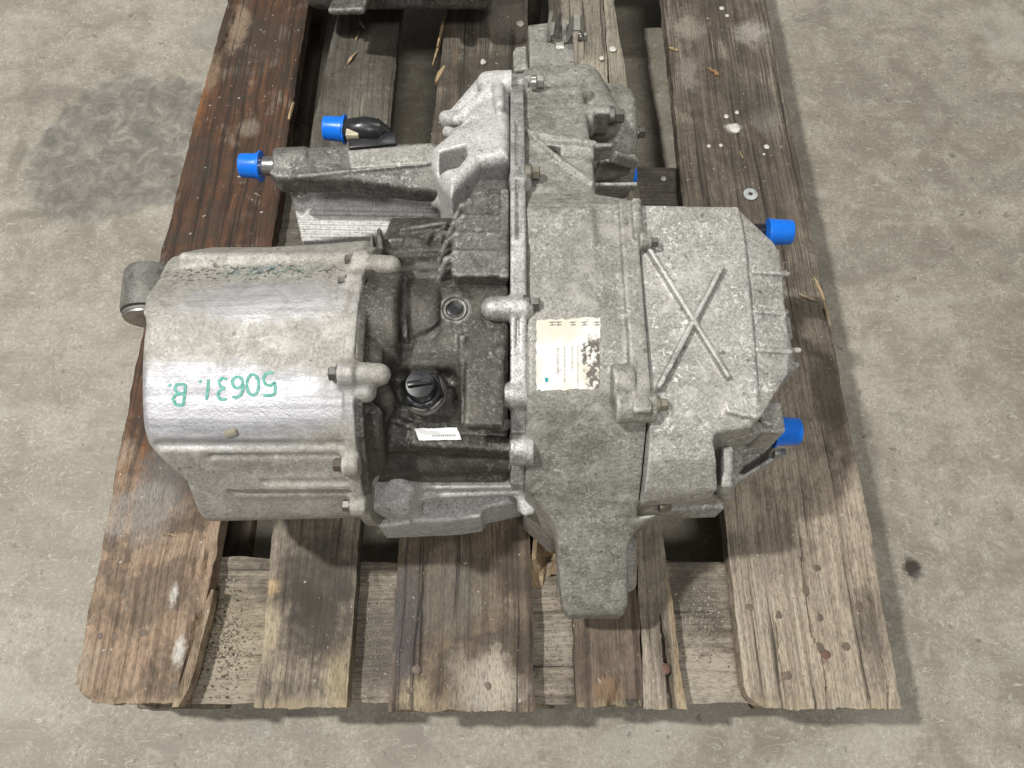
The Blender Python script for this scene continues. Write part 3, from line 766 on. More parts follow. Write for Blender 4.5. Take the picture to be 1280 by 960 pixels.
# square pocket with the plug seat
zt = .232
pc = P(528,497,zt); hx = (PX(572,497,zt)-PX(486,497,zt))/2; hy = (PY(463,zt)-PY(531,zt))/2
v.cut(box((pc.x, pc.y, zt+.012), (hx, hy, .024), .006), .003)
v.add(cyl(q(530,492,.20), q(531,486,.230), .0185,.0165, r=.002), .004)
v.add(ell(q(500,512,.208), (.011,.009,.009)), .006); v.add(ell(q(466,505,.225), (.018,.016,.012)), .008)
v.cut(ell(q(482,492,.246), (.014,.012,.018)), .004)
v.add(box(L3(P(606,470,.240)), (.016,.045,.006), .004), .004)
# ledge that carries the little label, and the boss rods running back from the motor flange
v.add(bar(q(515,553,.203), q(640,560,.200), .012,.02,.003), .005)
v.add(cap(q(455,553,.199), q(520,548,.201), .010), .005)
v.add(cap(q(450,580,.172), q(494,579,.170), .0120,.0110), .003)
v.add(cap(q(490,578,.172), q(640,574,.178), .0115,.0105), .004)
v.add(bar(q(507,350,.250), q(507,425,.254), .004,.012,.0015), .003); v.add(bar(q(578,420,.246), q(580,530,.222), .0045,.008,.0015), .004)
v.add(bar(q(476,520,.216), q(520,536,.209), .005,.010,.0015), .004); v.add(cap(q(470,535,.210), q(500,538,.207), .006), .004); v.add(ell(q(625,440,.245), (.006,.006,.005)), .003); v.add(ell(q(628,530,.222), (.007,.006,.006)), .003)
v.cut(cap(q(600,545,.214), q(622,562,.211), .0018), .002); v.cut(cap(q(622,562,.211), q(640,550,.213), .0016), .002)
centre = v.mesh('centre_housing', OILY, G, 'oil-blackened centre casting between the motor and the gear case')

# ---- ribbed shoulder between the centre and the bell
v = Vol((-.065,.0245), (.30,.47), (.05,.275), .0014)
c0 = PX(566,300,.25)
def shoulder(x,y,z):
    d2 = poly2(y, z, RIMC)+.0045
    left = c0 + np.clip((y-PY(300,.25))*.30, 0, .05)
    return slab(np.maximum(d2, np.maximum(PY(352,.25)-y, y-PY(223,.252))), np.maximum(left-x, x-XB), .005)
v.add((shoulder, [(c0,XB),(PY(352,.25),.47),(.05,.27)]), 0)
for py_ in (247,268,290,313):
    yv = PY(py_, rimh(PY(py_,.255))); zz = float(rimh(yv))-.0055
    xl = c0 + max(0, (yv-PY(300,.25))*.30)
    pts_ = [(XB-.010, yv+.001, zz+.0004), (xl+.004, yv, zz+.0008), (xl-.004, yv-.004, zz-.003), (xl-.009, yv-.010, zz-.010), (xl-.012, yv-.018, zz-.020)]
    for i_, (pa_, pb_) in enumerate(zip(pts_, pts_[1:])): v.add(cap(pa_, pb_, .0017 if i_ == 0 else .0026, .0026), .0025)
    v.add(bar((xl+.004, yv-.001, zz-.02), (xl-.009, yv-.013, zz-.026), .003,.03), .003)
v.add(box((XB-.0035, PY(290,.26), .257), (.0035,.045,.004), .002), .004)
shoul = v.mesh('ribbed_shoulder', GRIMY, G)

# ---- pale foot under the centre housing
v = Vol((-.112,.045), (.09,.26), (.012,.19), .0015)
v.add(bar(q(472,625,.128), q(520,620,.136), .030,.05,.006), .0)
v.add(bar(q(512,592,.160), q(498,630,.132), .026,.03,.006), .008)
v.add(bar(q(510,611,.130), q(662,603,.136), .022,.014,.004), .006)
v.add(bar(q(515,593,.146), q(655,590,.148), .03,.012,.003), .004)
v.add(ext(2, [L3(P(a,b,.085))[:2] for a,b in ((470,612),(660,596),(668,622),(605,636),(600,646),(565,651),(470,655))], .02, .085, .003), .003)
v.add(ext(2, [L3(P(a,b,.10))[:2] for a,b in ((468,648),(512,646),(514,654),(478,659),(470,655))], .086, .10, .002), .002)
v.add(bar(q(640,560,.12), q(662,640,.10), .02,.06,.005), .006)
foot = v.mesh('foot_bracket', ALU_B, G, 'pale cast foot under the dark centre casting')

# ---- flange of the split line with its bosses
v = Vol((-.040,.042), (.12,.685), (.012,.285), .0016)
def rimfn(x,y,z):
    d2 = poly2(y, z, RIMC)
    g = np.abs(x-(XF-.0045))
    return slab(np.maximum(d2-.001*np.sin(y*90), -(d2+.026)), np.maximum(XF-.0115-x, x-(XF+.0020)), .0014)
v.add((rimfn, [(XF-.02,XF+.01),(.12,.69),(.012,.285)]), 0)
BOLTS_F = [(655,378),(650,490),(652,556),(652,216),(661,102)]
for px_, py_, xl, rad in ((655,378,598,.0120),(652,488,613,.0120),(652,556,640,.0150),(650,222,634,.010),(652,100,636,.011)):
    z0 = float(rimh(PY(py_, .25 if py_ > 240 else .2))); z0 = float(rimh(PY(py_, z0)))
    yy = PY(py_, z0+.003)
    v.add(cap((PX(xl, py_, z0)+rad, yy, z0-rad*.6), (XF, yy, z0-rad*.6), rad*.86), .003)
    v.add(cyl((XF-.012, yy, z0-rad*.6), (XF+.0022, yy, z0-rad*.6), rad*.88, r=.0012), .002)
gy = lambda py_: PY(py_, float(rimh(PY(py_,.23))))
for a, b in ((300,228),(210,150),(430,395)):                                     # seam seen as a dark slit
    pa, pb = gy(a), gy(b)
    v.cut(bar((XF-.0055, pa, float(rimh(pa))+.001), (XF-.0055, pb, float(rimh(pb))+.001), .0022, .008, .0008), .001)
rim = v.mesh('split_flange', ALU_C, G, 'pale bolted flange where the two castings meet')

# ---- bright bell housing behind the centre
v = Vol((-.085,.024), (.38,.70), (.03,.265), .0016)
bell = [(644,84),(622,90),(600,104),(586,118),(574,140),(560,158),(538,178),(538,205),(552,240),(566,262),(585,242),(603,222),(646,222)]
def belltop(x,y): return rimh(y)-.004-np.clip((XF-.012-x), 0, .2)*.32
bo = [L3(P(a,b,.205))[:2] for a,b in bell]; bo[0] = (.0225, bo[0][1]); bo[-1] = (.0225, bo[-1][1])
v.add(ext(2, bo, .05, belltop, .012), 0)
v.add(cap(q(622,98,.192), q(624,132,.214), .006), .006); v.add(cap(q(612,106,.170), q(566,154,.150), .014,.011), .006)
v.add(cap(q(560,165,.175), q(600,178,.212), .006,.004), .008)
v.cut(ext(2, [L3(P(a,b,.20))[:2] for a,b in ((551,196),(584,195),(586,214),(575,231),(551,231))], .0, .3, .003), .003)
v.add(cap(q(640,104,.195), q(610,104,.185), .013,.012), .005)
v.add(cap(q(622,108,.19), q(572,150,.175), .008,.007), .006)
v.add(cap(q(575,150,.165), q(558,148,.155), .0085), .004)
v.cut(ell(q(585,150,.205), (.009,.008,.02)), .006)
v.cut(ell(q(600,130,.215), (.012,.009,.010)), .008)
v.add(cap(q(548,246,.16), q(570,246,.17), .012), .006)
bellh = v.mesh('bell_housing', ALU_B, G, 'bright pale cast bell with square opening behind the dark centre')

# ---- gear case
CT = [(780,.062),(765,.074),(650,.150),(600,.188),(570,.206),(540,.224),(515,.237),(490,.246),(465,.252),(430,.2555),(400,.2565),(255,.2565),(242,.244),(200,.236),(170,.222),(130,.202),(100,.180),(90,.165)]
cy = np.array([PY(a,b) for a,b in CT]); cz = np.array([b for _,b in CT])
def ctop(y): return np.interp(y, cy, cz)
v = Vol((.028,.172), (.06,.72), (-.006,.285), .0016)
XR1 = .1300; XR2 = PX(738,170,.222)
body = [(XF+.001, PY(604,.186)), (PX(697,657,.146), PY(657,.146)), (PX(790,660,.144),PY(660,.144)), (XR1, PY(641,.160)), (XR1, PY(243,.255)), (XR2, PY(238,.246)), (XR2, PY(100,.18)), (XF+.001, PY(90,.17))]
v.add(ext(2, body, .018, lambda x,y: ctop(y), .005), 0)
for px_, py_ in ((690,560),(790,520),(690,260),(720,150)): v.add(cyl((PX(px_,py_,.1), PY(py_,.1), .0), (PX(px_,py_,.1), PY(py_,.1), .05), .018, r=.003), .004)
leg = [(PX(694,650,.15), PY(650,.15)), (PX(699,720,.10), PY(720,.10)), (PX(704,757,.08), PY(757,.08)), (PX(712,768,.074), PY(768,.074)), (PX(780,768,.074), PY(768,.074)), (PX(786,755,.08), PY(755,.08)), (PX(786,685,.125), PY(685,.125)), (PX(795,663,.14), PY(663,.14)), (PX(824,640,.16), PY(640,.16))]
def legfn(x,y,z):
    d2 = poly2(x, y, leg); top = ctop(y)
    return slab(d2, np.maximum(.65*(z-top), .65*(top-.040-z)), .005)
v.add((legfn, [(.03,.15),(.06,.2),(.02,.19)]), .006)
                 # bush sleeve edge seen past the leg
# steps and ribs of the rear half
v.cut(bar(q(664,303,.2575), q(716,303,.2575), .002,.004,.001), .004)
v.add(box(L3(P(700,283,.2565)), (.028,.018,.0022), .002), .006)
v.cut(bar(q(672,131,.206), q(728,129,.206), .005,.006,.002), .004)
pk = [L3(P(a,b,.235))[:2] for a,b in ((671,171),(744,182),(740,191),(690,197))]
v.cut(ext(2, pk, .150, .3, .003), .002)
v.add(bar(q(655,163,.217), q(696,200,.2365), .004,.010,.002), .005)
v.add(bar(q(664,169,.2225), q(745,182,.2235), .005,.010,.002), .004)
v.add(bar(q(694,198,.2345), q(742,232,.2405), .003,.008,.001), .004)
v.add(cap(q(672,104,.172), q(728,104,.165), .018), .010); v.add(cap(q(730,108,.155), q(752,150,.165), .020,.022), .012)
v.add(cap(q(668,116,.188), q(734,118,.186), .006), .006)
# side bosses and hub at the right of the rear half
hubY, hubH = PY(172,.10), .088
v.add(cyl((XR2-.01, hubY, hubH), (PX(795,180,.12), hubY, hubH), .078,.062, r=.010), .008)
v.add(cyl((XR2-.01, hubY-.01, hubH), (PX(783,180,.12), hubY-.01, hubH), .058,.055, r=.006), .004)
yb1 = PY(146,.196); v.add(cyl((XR2-.01, yb1, .190), (PX(764,146,.2), yb1, .190), .016, r=.003), .003)
yb2 = PY(189,.222); v.add(cyl((XR2-.03, yb2, .216), (PX(767,189,.22), yb2, .216), .0115, r=.003), .003)
v.cut(box((PX(760,163,.17), PY(166,.185), .185), (.018,.007,.022), .004), .003)
v.cut(ext(2, [L3(P(a,b,.215))[:2] for a,b in ((741,194),(770,191),(790,200),(797,215),(794,229),(745,228))], .115, .3, .004), .003)
v.add(bar(q(744,214,.165), q(790,206,.160), .005,.03,.002), .003); v.add(bar(q(766,196,.205), q(794,205,.165), .006,.012,.002), .004)
v.add(bar(q(742,234,.236), q(796,233,.232), .004,.010,.0015), .002)
v.cut(ext(2, [L3(P(a,b,.235))[:2] for a,b in ((748,236),(770,235),(794,236),(780,240),(760,240))], .15, .3, .002), .002)
# flange towards the cover, with bosses
v.add(box((XR1-.006, (PY(250,.26)+PY(515,.26))/2, .2555), (.0075, (PY(250,.26)-PY(515,.26))/2, .0055), .002), .003)
def fl2(x,y,z):
    top = ctop(y)+.0045
    return slab(np.maximum((z-top)*.7, top-.03-z), np.maximum(np.maximum(XR1-.013-x, x-XR1-.0015), np.maximum(y-PY(500,.25), PY(643,.16)-y)), .002)
v.add((fl2, [(XR1-.02,XR1+.006),(.1,.3),(.1,.27)]), .003)
v.add(cyl(q(764,480,.2500), q(791,480,.2500), .0155, r=.002), .0015)
v.add(cyl(q(768,508,.2460), q(819,507,.2460), .0135, r=.002), .0015)
v.add(cyl(q(798,300,.262), q(814,300,.262), .0085, r=.002), .003)
v.add(bar(q(795,250,.262), q(798,300,.262), .008,.008,.002), .003)
case = v.mesh('gear_case', ALU, G, 'big grey cast gear case with mounting leg reaching towards the viewer')

v = Vol((.03,.15), (.06,.2), (.0,.14), .0016)
v.add(bar(q(745,668,.104), q(746,738,.060), .0745, .026, .010), 0)
v.mesh('mount_bush', ALU_C, G); SURF.pop()
# ---- end cover at the right
PT = [(640,.165),(612,.198),(575,.222),(520,.244),(490,.252),(400,.254),(250,.254)]
py2 = np.array([PY(a,b) for a,b in PT]); pz2 = np.array([b for _,b in PT])
def ptop(y): return np.interp(y, py2, pz2)
v = Vol((.126,.288), (.12,.47), (.06,.275), .0013)
plate = [(XR1+.0025, PY(256,.254)), (PX(924,258,.254), PY(258,.254)), (PX(932,300,.254), PY(300,.254)), (PX(947,522,.243), PY(522,.243)), (PX(940,533,.24), PY(533,.24)),
         (PX(896,541,.236), PY(541,.236)), (PX(892,548,.234), PY(548,.234)), (PX(897,612,.198), PY(612,.198)), (XR1+.0025, PY(624,.19))]
v.add(ext(2, plate, .165, lambda x,y: ptop(y), .0014), 0)
plate2 = [(XR1+.0025, PY(630,.14)), (PX(915,618,.14), PY(618,.14)), (PX(916,590,.14), PY(590,.14)), (PX(895,560,.14), PY(560,.14)), (PX(960,500,.14), PY(500,.14)), (PX(960,300,.14), PY(300,.14)), (XR1+.0025, PY(290,.14))]
v.add(ext(2, plate2, .095, .140, .003), .002)
plate3 = [(XR1+.0025, PY(641,.11)), (PX(905,636,.11), PY(636,.11)), (PX(905,500,.11), PY(500,.11)), (XR1+.0025, PY(400,.11))]
v.add(ext(2, plate3, .075, .112, .003), .002)
# lower ribbed side panel beyond the plate
SX0, SX1 = PX(938,400,.245), PX(984,400,.215)
side = [(PX(924,264,.245), PY(264,.245)), (PX(966,304,.24), PY(304,.24)), (PX(975,318,.24), PY(318,.24)), (PX(985,440,.238), PY(440,.238)), (PX(983,470,.238), PY(470,.238)), (PX(946,528,.24), PY(528,.24)), (SX0-.03, PY(520,.24)), (SX0-.03, PY(280,.24))]
def stop(x,y): return np.broadcast_to(.2485-np.clip(x-SX0+.006, 0, .2)*.17 + 0*y, np.broadcast(x,y).shape)
v.add(ext(2, side, .09, stop, .0015), .0012)
for i, (pa, pb) in enumerate((((938,341),(1000,344)), ((941,390),(994,393)), ((943,438),(1003,441)))):
    a = q(pa[0], pa[1], .2475); b = q(pb[0]-14, pb[1], .2405)
    v.add(bar(a, b, .0036, .006, .001), .0025)
    v.cut(bar((a[0], a[1]-.0034, a[2]+.003), (b[0]-.003, b[1]-.0034, b[2]+.003), .0016,.006,.0006), .001)
xe = PX(984,400,.238)
v.add(box((xe+.002, (PY(322,.22)+PY(462,.22))/2, .185), (.006, (PY(322,.22)-PY(462,.22))/2, .036), .003), .003)
for py_, ex_, wd_ in ((324,.009,.016),(343,.0135,.0044),(356,.010,.0045),(369,.010,.0045),(392,.0085,.0044),(411,.0085,.022),(440,.0140,.0044),(458,.010,.0045)):
    yv = PY(py_, .215); v.add(box((xe-.002+ex_/2, yv, .190), (ex_/2+.004, wd_/2, .030), .0010), .0012)
# cross ribs
for a, b, h0, h1 in (((803,300),(911,474),.2575,.2545), ((903,333),(822,487),.2575,.2558)):
    v.add(bar(q(a[0],a[1],h0), q(b[0],b[1],h1), .0040, .0085, .0007), .0018)
# bracket arm with cavity towards the lower right
arm = [(PX(893,560,.15), PY(560,.15)), (PX(945,545,.15), PY(545,.15)), (PX(958,520,.15), PY(520,.15)), (PX(972,530,.15), PY(530,.15)), (PX(975,560,.13), PY(560,.13)), (PX(970,575,.12), PY(575,.12)), (PX(918,606,.12), PY(606,.12)), (PX(905,618,.15), PY(618,.15))]
v.add(ext(2, arm, .095, .152, .002), .002)
v.cut(ext(2, [L3(P(a_,b_,.14))[:2] for a_,b_ in ((922,586),(926,572),(946,553),(964,552),(967,566),(936,586))], .108, .3, .003), .002)
v.cut(ext(2, [L3(P(a_,b_,.15))[:2] for a_,b_ in ((930,584),(950,565),(985,556),(985,600),(925,625),(916,602))], .128, .3, .004), .004)
v.add(bar(q(899,606,.172), q(900,556,.185), .010,.05,.003), .004)
v.add(bar(q(897,553,.195), q(945,540,.190), .010,.03,.003), .004)
v.add(box(L3(P(952,536,.168)), (.010,.014,.030), .003), .004)
v.add(cap(q(906,606,.178), q(907,616,.15), .008), .004)
cover = v.mesh('end_cover', ALU_P, G, 'speckled pale end cover with a raised cross rib')

# ---- arm, cooler plate and pipes at the upper left
v = Vol((-.245,-.030), (.38,.60), (.10,.235), .0015)
def ph(l): return [L3(P(*a))[:2] for a in l]
ao = ph([(347,196,.19),(356,187,.19),(375,183,.19),(430,181,.19),(540,175,.195),(553,180,.195),(548,247,.172),(520,246,.172),(440,236,.172),(352,235,.172),(341,228,.172)])
l0 = P(345,221,.186); l1 = P(545,203,.196)
def armtop(x, y):
    ly = l0.y+(x-l0.x)*(l1.y-l0.y)/(l1.x-l0.x)
    return .188 + .006*np.clip((x-l0.x)/.2, 0, 1) - np.clip(ly-y, 0, .1)*.38
v.add(ext(2, ao, .163, armtop, .003), 0)
v.add(cyl(q(345,206,.176), q(388,204,.176), .0170,.0165, r=.004), .004)
v.cut(bar(q(389,190,.196), q(398,214,.192), .006,.010,.003), .005)
v.add(bar(q(372,221,.187), q(545,203,.195), .003,.003,.001), .003)
armo = v.mesh('pipe_arm', GRIMY, G, 'grimy cast arm carrying the capped coolant pipe')
v = Vol((-.165,-.030), (.42,.60), (.17,.215), .0014)
v.add(ext(2, ph([(433,184,.197),(538,174,.2005),(548,180,.2005),(547,199,.2005),(437,208,.197)]), .180, lambda x,y: armtop(x, y)+.0032, .002), 0)
v.mesh('arm_pad', ALU, G, 'paler machined pad on the arm')
bolt(P(374,233,.158), (0,-1,-.2), .0085, STEEL, G, L=.010)
v = Vol((-.225,-.035), (.37,.53), (.03,.135), .0012)
pl = ph([(362,236,.12),(556,247,.12),(548,284,.12),(376,299,.12)])
def ribbed(x,y): return .1175+.0011*np.sin((y+.02*x)*2*np.pi/.0062)*np.clip((PY(262,.12)-y)/.006+1, 0, 1) + .010*np.clip((y-PY(262,.12))/.03, 0, 1)
v.add(ext(2, pl, .055, ribbed, .003), 0)
cool = v.mesh('cooler_plate', ALU_B, G, 'finely ribbed bright cooler plate under the arm')
def capprof(L, r, rim): return [(rim,0),(rim,.0016),(r*1.03,.0026),(r,.004),(r*.93,L-.0015),(r*.88,L-.0003),(r*.80,L),(r*.3,L-.0002)]
def blue_cap(px, py, h, ax, L=.024, r=.0130, rim=.0165, back=0.0):
    p = P(px,py,h); return lathe('cap', capprof(L, r, rim), p, ax, BLUE, G, seg=36, label='bright blue plastic protective cap')
pa = P(345,208,.178)
lathe('pipe', [(.0098,-.03),(.0098,.0),(.0098,.028),(.009,.0285)], pa, (-1,.01,.02), PIPE, G)
blue_cap(327,208,.178,(-1,.02,.05), .0215, .0128, .0158)
blue_cap(432,162,.185,(-1,.05,.05), .0225, .0128, .0150)
tube('elbow', [P(428,163,.185), P(440,163,.190), P(456,162,.194), P(468,164,.192), P(476,170,.184), P(478,177,.170), P(478,180,.155)], [.0095,.0120,.0128,.0132,.0128,.0120,.0115], BLACK, G, 20, 'shiny black plastic elbow')
solid('elbow_clip', tuple(P(441,168,.196)), (.0065,.0045,.004), plain('ivory_clip', (.55,.5,.36), .4), G, .001)
solid('elbow_flange', tuple(P(466,177,.192)), (.024,.008,.003), BLACK, G, .0015, Matrix.Rotation(.1,3,'Z'))
# right-hand stubs with caps
for px, py, h, L in ((943,290,.15,.03),(950,539,.155,.03)):
    p = P(px,py,h); lathe('pipe', [(.0085,-.01),(.0085,L),(.008,L+.001)], p, (1,0,0), BLACK, G)
blue_cap(959,290,.16,(1,-.05,.05), .0245, .0132, .0138); blue_cap(966,539,.155,(1,-.02,.03), .0235, .0132, .0150)
p = P(782,222,.10); blue_cap(772,222,.075,(1,0,.0), .022, .012, .013)

# ---- mount at the far end
v = Vol((.01,.095), (.64,.86), (.05,.185), .0016)
v.add(ext(2, ph([(660,26,.155),(700,20,.155),(722,20,.155),(730,92,.165),(730,110,.165),(664,112,.165)]), .075, lambda x,y: np.broadcast_to(.150+.0*x+.12*np.clip(.74-y,-.2,.1),np.broadcast(x,y).shape), .003), 0)
v.add(ext(2, ph([(641,64,.145),(644,58,.145),(658,56,.145),(660,86,.145),(642,88,.145)]), .075, .145, .003), .003)
v.add(bar(q(664,93,.168), q(735,90,.168), .006,.012,.002), .004)
mount = v.mesh('end_mount', ALU, G, 'flat cast mounting lug at the far end')
p, n = hit(697,50)
lathe('stud', [(.0085,0),(.0085,.003),(.0052,.004),(.0048,.012),(.0035,.022),(.0012,.036),(.0004,.037)], p, (0,.25,1), STEELD, G, seg=18)
def strip(name, pts, wd, th, side, m):
    vv, ff = [], []; side = Vector(side).normalized(); pts = [Vector(a) for a in pts]
    for i, a in enumerate(pts):
        t = (pts[min(i+1,len(pts)-1)]-pts[max(i-1,0)]).normalized(); nn = t.cross(side).normalized()
        for sx, sn in ((-1,-1),(1,-1),(1,1),(-1,1)): vv.append(a+side*sx*wd/2+nn*sn*th/2)
    for i in range(len(pts)-1):
        for k in range(4): k2=(k+1)%4; ff.append((i*4+k,i*4+k2,(i+1)*4+k2,(i+1)*4+k))
    ff.append((3,2,1,0)); b=(len(pts)-1)*4; ff.append((b,b+1,b+2,b+3))
    return mesh_obj(name, vv, ff, m, G, False)
z0 = p.z
sp = [(-.004,.001),(.004,.001),(.010,.002),(.013,.007),(.014,.013),(.018,.018),(.024,.018),(.028,.013),(.029,.008)]
strip('clip', [(p.x+a, p.y+.004, z0+.002+b) for a,b in sp], .024, .0022, (.05,1,0), STEEL)
strip('clip_tab', [(p.x+.002, p.y-.006, z0+.003), (p.x+.002, p.y-.013, z0+.003), (p.x+.003, p.y-.017, z0-.001)], .009, .002, (1,0,0), STEEL)
strip('clip_leg', [(p.x-.010, p.y-.004, z0+.002), (p.x-.011, p.y+.004, z0+.012), (p.x-.008, p.y+.016, z0+.026)], .004, .0022, (1,0,0), STEELD)

# ---- bush at the left end of the motor
p = P(187,398,.165); ax = Vector((-.06,1,.10))
lathe('bush', [(.0195,0),(.0235,.0004),(.0235,.0035),(.0215,.004),(.0215,.0045),(.0255,.005),(.0262,.008),(.0262,.044),(.024,.048),(.01,.048)], p, ax, BUSH, G, seg=40)
lathe('bush_ring', [(.0185,-.001),(.0225,-.0014),(.0228,.0030),(.0185,.003)], p, ax, STEEL, G, seg=40)
lathe('bush_bore', [(.0184,-.0004),(.0184,.002),(.009,.002),(.002,.002)], p, ax, RUBBER, G, seg=30)
lathe('bush_sleeve', [(.0075,-.010),(.0095,-.008),(.0095,.004),(.006,.004)], p+Vector((.006,0,0)), ax, STEELD, G, seg=20)
solid('bush_lug', tuple(P(205,385,.175)), (.014,.014,.012), MOTOR, G, .005)

p, n = hit(289,541)
solid('casting_nub', tuple(p), (.0055,.0030,.0026), plain('tan_nub',(.27,.24,.185),.75), G, .0022, n.to_track_quat('Z','Y').to_matrix() @ Matrix.Rotation(.25,3,'Z'))
# ---- bolts, plug and port
for (y_, z_), m_, rr_ in zip(ear3, (STEELD,RUST,STEELD,STEELD,STEELD), (.0058,.0055,.0052,.005,.0045)):
    bolt((XFL-.0065, y_, DECK+z_), (-1,0,0), rr_, m_, G, L=.0075)
for px, py, h, ax, r, m_ in ((660,380,.258,(1,0,0),.0062,STEELD),(662,216,.249,(1,0,0),.0062,BRASS),(669,103,.200,(1,0,0),.0062,STEEL),(822,506,.2525,(1,0,0),.0052,BRASS),(812,303,.262,(1,0,0),.0045,STEELD),
                              (829,633,.125,(1,0,0),.0045,BRASS),(766,145,.196,(1,0,0),.0075,STEELD),(797,166,.11,(1,0,0),.006,STEELD),(727,46,.140,(1,0,0),.0045,STEEL),(972,566,.135,(1,0,0),.0045,STEEL)):
    bolt(P(px,py,h), ax, r, m_, G, L=r*1.5)
p, n = hit(531,492); up = Vector((-.03,-.12,1))
lathe('breather_plug', [(.0185,0),(.0185,.003),(.0165,.0042),(.0165,.007),(.014,.008)], p, up, STEELD, G, seg=36, label='steel seat ring of the plug')
lathe('breather_plug', [(.0172,0),(.0172,.009),(.0150,.0105),(.0128,.011),(.0122,.020),(.0110,.0225),(.006,.023)], p+up*.005, up, BLACK, G, seg=36, hexes=(0,1), label='black plastic hexagonal plug')
solid('plug_grip', tuple(p+up*.0285), (.0095,.0022,.0028), BLACK, G, .0008, Matrix.Rotation(.15,3,'Z'))
p, n = hit(569,388); up = Vector((.02,-.10,1))
lathe('port', [(.0150,-.012),(.0142,.0005),(.0118,.0025),(.0112,.0025),(.0106,.0005),(.0098,.0005),(.0092,.0022),(.0078,.0018),(.0076,-.005),(.002,-.005)], p, up, GRIMY, G, seg=40)
lathe('port_plug', [(.0068,-.006),(.0066,.0002),(.0045,.0008),(.002,.0006)], p, up, BLACK, G, seg=24)

# ---- things printed or written on it
def patch(name, quad, nx, ny, m, off=.0006, label=None, holes=None, parent=None):
    """thin sheet pressed onto the casting under the given four picture corners"""
    vv, ff, ix = [], [], {}
    a, b, c, d = [Vector(p) for p in quad]
    for j in range(ny+1):
        for i in range(nx+1):
            u, t = i/nx, j/ny
            s = (a*(1-u)+b*u)*(1-t)+(d*(1-u)+c*u)*t
            if holes and (i in (0,nx) or j in (0,ny)):
                s += Vector((mnoise.noise(Vector((u*14,t*14,1.3))), mnoise.noise(Vector((u*14,t*14,5.3)))))*holes
            ix[i,j] = len(vv); vv.append(hit(s.x, s.y, off)[0])
    for j in range(ny):
        for i in range(nx): ff.append((ix[i,j+1], ix[i+1,j+1], ix[i+1,j], ix[i,j]))
    return mesh_obj(name, vv, ff, m, parent or G, True, label)
def ribbon(name, strokes, wd, m, off=.0007, label=None, parent=None, rag=.25):
    vv, ff = [], []
    for st in strokes:
        pts = [Vector(p) for p in st]; dense = []
        for a, b in zip(pts, pts[1:]):
            n = max(2, int((b-a).length/1.6)); dense += [a.lerp(b, i/n) for i in range(n)]
        dense.append(pts[-1]); base = len(vv); n = len(dense)
        for i, s in enumerate(dense):
            t = (dense[min(i+1,n-1)]-dense[max(i-1,0)]); t.normalize(); sd = Vector((-t.y, t.x))
            ww = wd*.5*(1+rag*mnoise.noise(Vector((s.x*.3, s.y*.3, 2)))); ww *= .75 if i in (0,n-1) else 1
            for sg in (-1, 0, 1): vv.append(hit((s+sd*ww*sg).x, (s+sd*ww*sg).y, off)[0])
        for i in range(n-1):
            for k in (0,1): ff.append((base+i*3+k, base+i*3+k+1, base+i*3+k+4, base+i*3+k+3))
    return mesh_obj(name, vv, ff, m, parent or G, True, label)
INK = NT('green_marker'); nz = INK.noise(420, 3)
INK = INK.done(INK.mix(INK.ramp(nz,.35,.6), (.03,.27,.21), (.12,.40,.335)), .5)
def arc(cx, cy_, rx, ry_, a0, a1, n=14): return [(cx+rx*math.cos(math.radians(a0+(a1-a0)*i/n)), cy_+ry_*math.sin(math.radians(a0+(a1-a0)*i/n))) for i in range(n+1)]
STROKES = [
    [(329,494.5),(337,494.5),(343.5,493)], [(343.5,493),(344,485),(343.5,477)], [(343.5,478),(338,482),(332,480.5),(329,474),(331.5,468),(337,465.5),(342,466.5)],
    arc(316,481,7.5,13,0,360,24),
    arc(297,478,6.5,7,0,360,18), [(303.5,478),(304,487),(301,494),(295,497),(290,496)],
    [(284,474),(278,472.5),(273.5,477),(275.5,483),(281.5,485.5)], [(281.5,485.5),(275,488),(272,494),(276,499.5),(284,499)],
    [(261,474),(260,487),(258,500)],
    [(252,475),(249,478)], [(214,480),(211,483)],
    [(232,480),(231,493),(229,507)], [(231,480),(221,481),(218,486),(222,491),(231,492)], [(231,492),(220,493),(216,499),(220,506),(229,507)]]
ribbon('handwriting', STROKES, 3.7, INK, off=.00035, label='green marker handwriting reading 50631. B. upside down')
# main label
LBL = NT('paper_label')
lc = LBL.mix(LBL.ramp(LBL.noise(30,4),.4,.62), (.76,.75,.71), (.66,.62,.51))
q0 = P(743,455,.2565)
tear = LBL.mul(LBL.spot((q0.x,q0.y,q0.z), .022, .35, .5, 70, (1.8,.75,0)), LBL.ramp(LBL.noise(210,3),.42,.52))
lc = LBL.mix(tear, lc, (.13,.115,.10)); lc = LBL.mix(LBL.ramp(LBL.noise(160,3),.70,.76,0,.6), lc, (.2,.18,.15))
LBL = LBL.done(lc, .5)
lab = patch('label', [(671,401),(750,397),(749,486),(670,488)], 26, 28, LBL, .0007, 'torn cream paper label', holes=2.2)
PRINT = plain('label_print', (.16,.155,.14), .6); PRINT2 = plain('label_print_faint', (.48,.46,.40), .6)
st = []
for (x0, ch) in ((686,'H'),(694,'E'),(712,'L'),(726,'F'),(742,'H')):
    st += [[(x0,403.5),(x0+8,403)], [(x0+1,407),(x0+8,406.5)], [(x0+4,403.5),(x0+4,407)]]
ribbon('label_print', st, .9, PRINT, .0011, parent=lab, rag=0)
st = []
for xc, y0_, y1_, wd in ((697,436,468,3.2),(705.5,434,478,2.4),(715,434,462,2.2),(722,434,482,2.0)):
    yy = y0_
    while yy < y1_:
        hgt = random.uniform(.8,1.8); st.append([(xc-wd/2,yy),(xc+wd/2,yy+random.uniform(-.3,.3))]); yy += hgt+.9
ribbon('label_print', st, 1.1, PRINT2, .0011, parent=lab, rag=0)
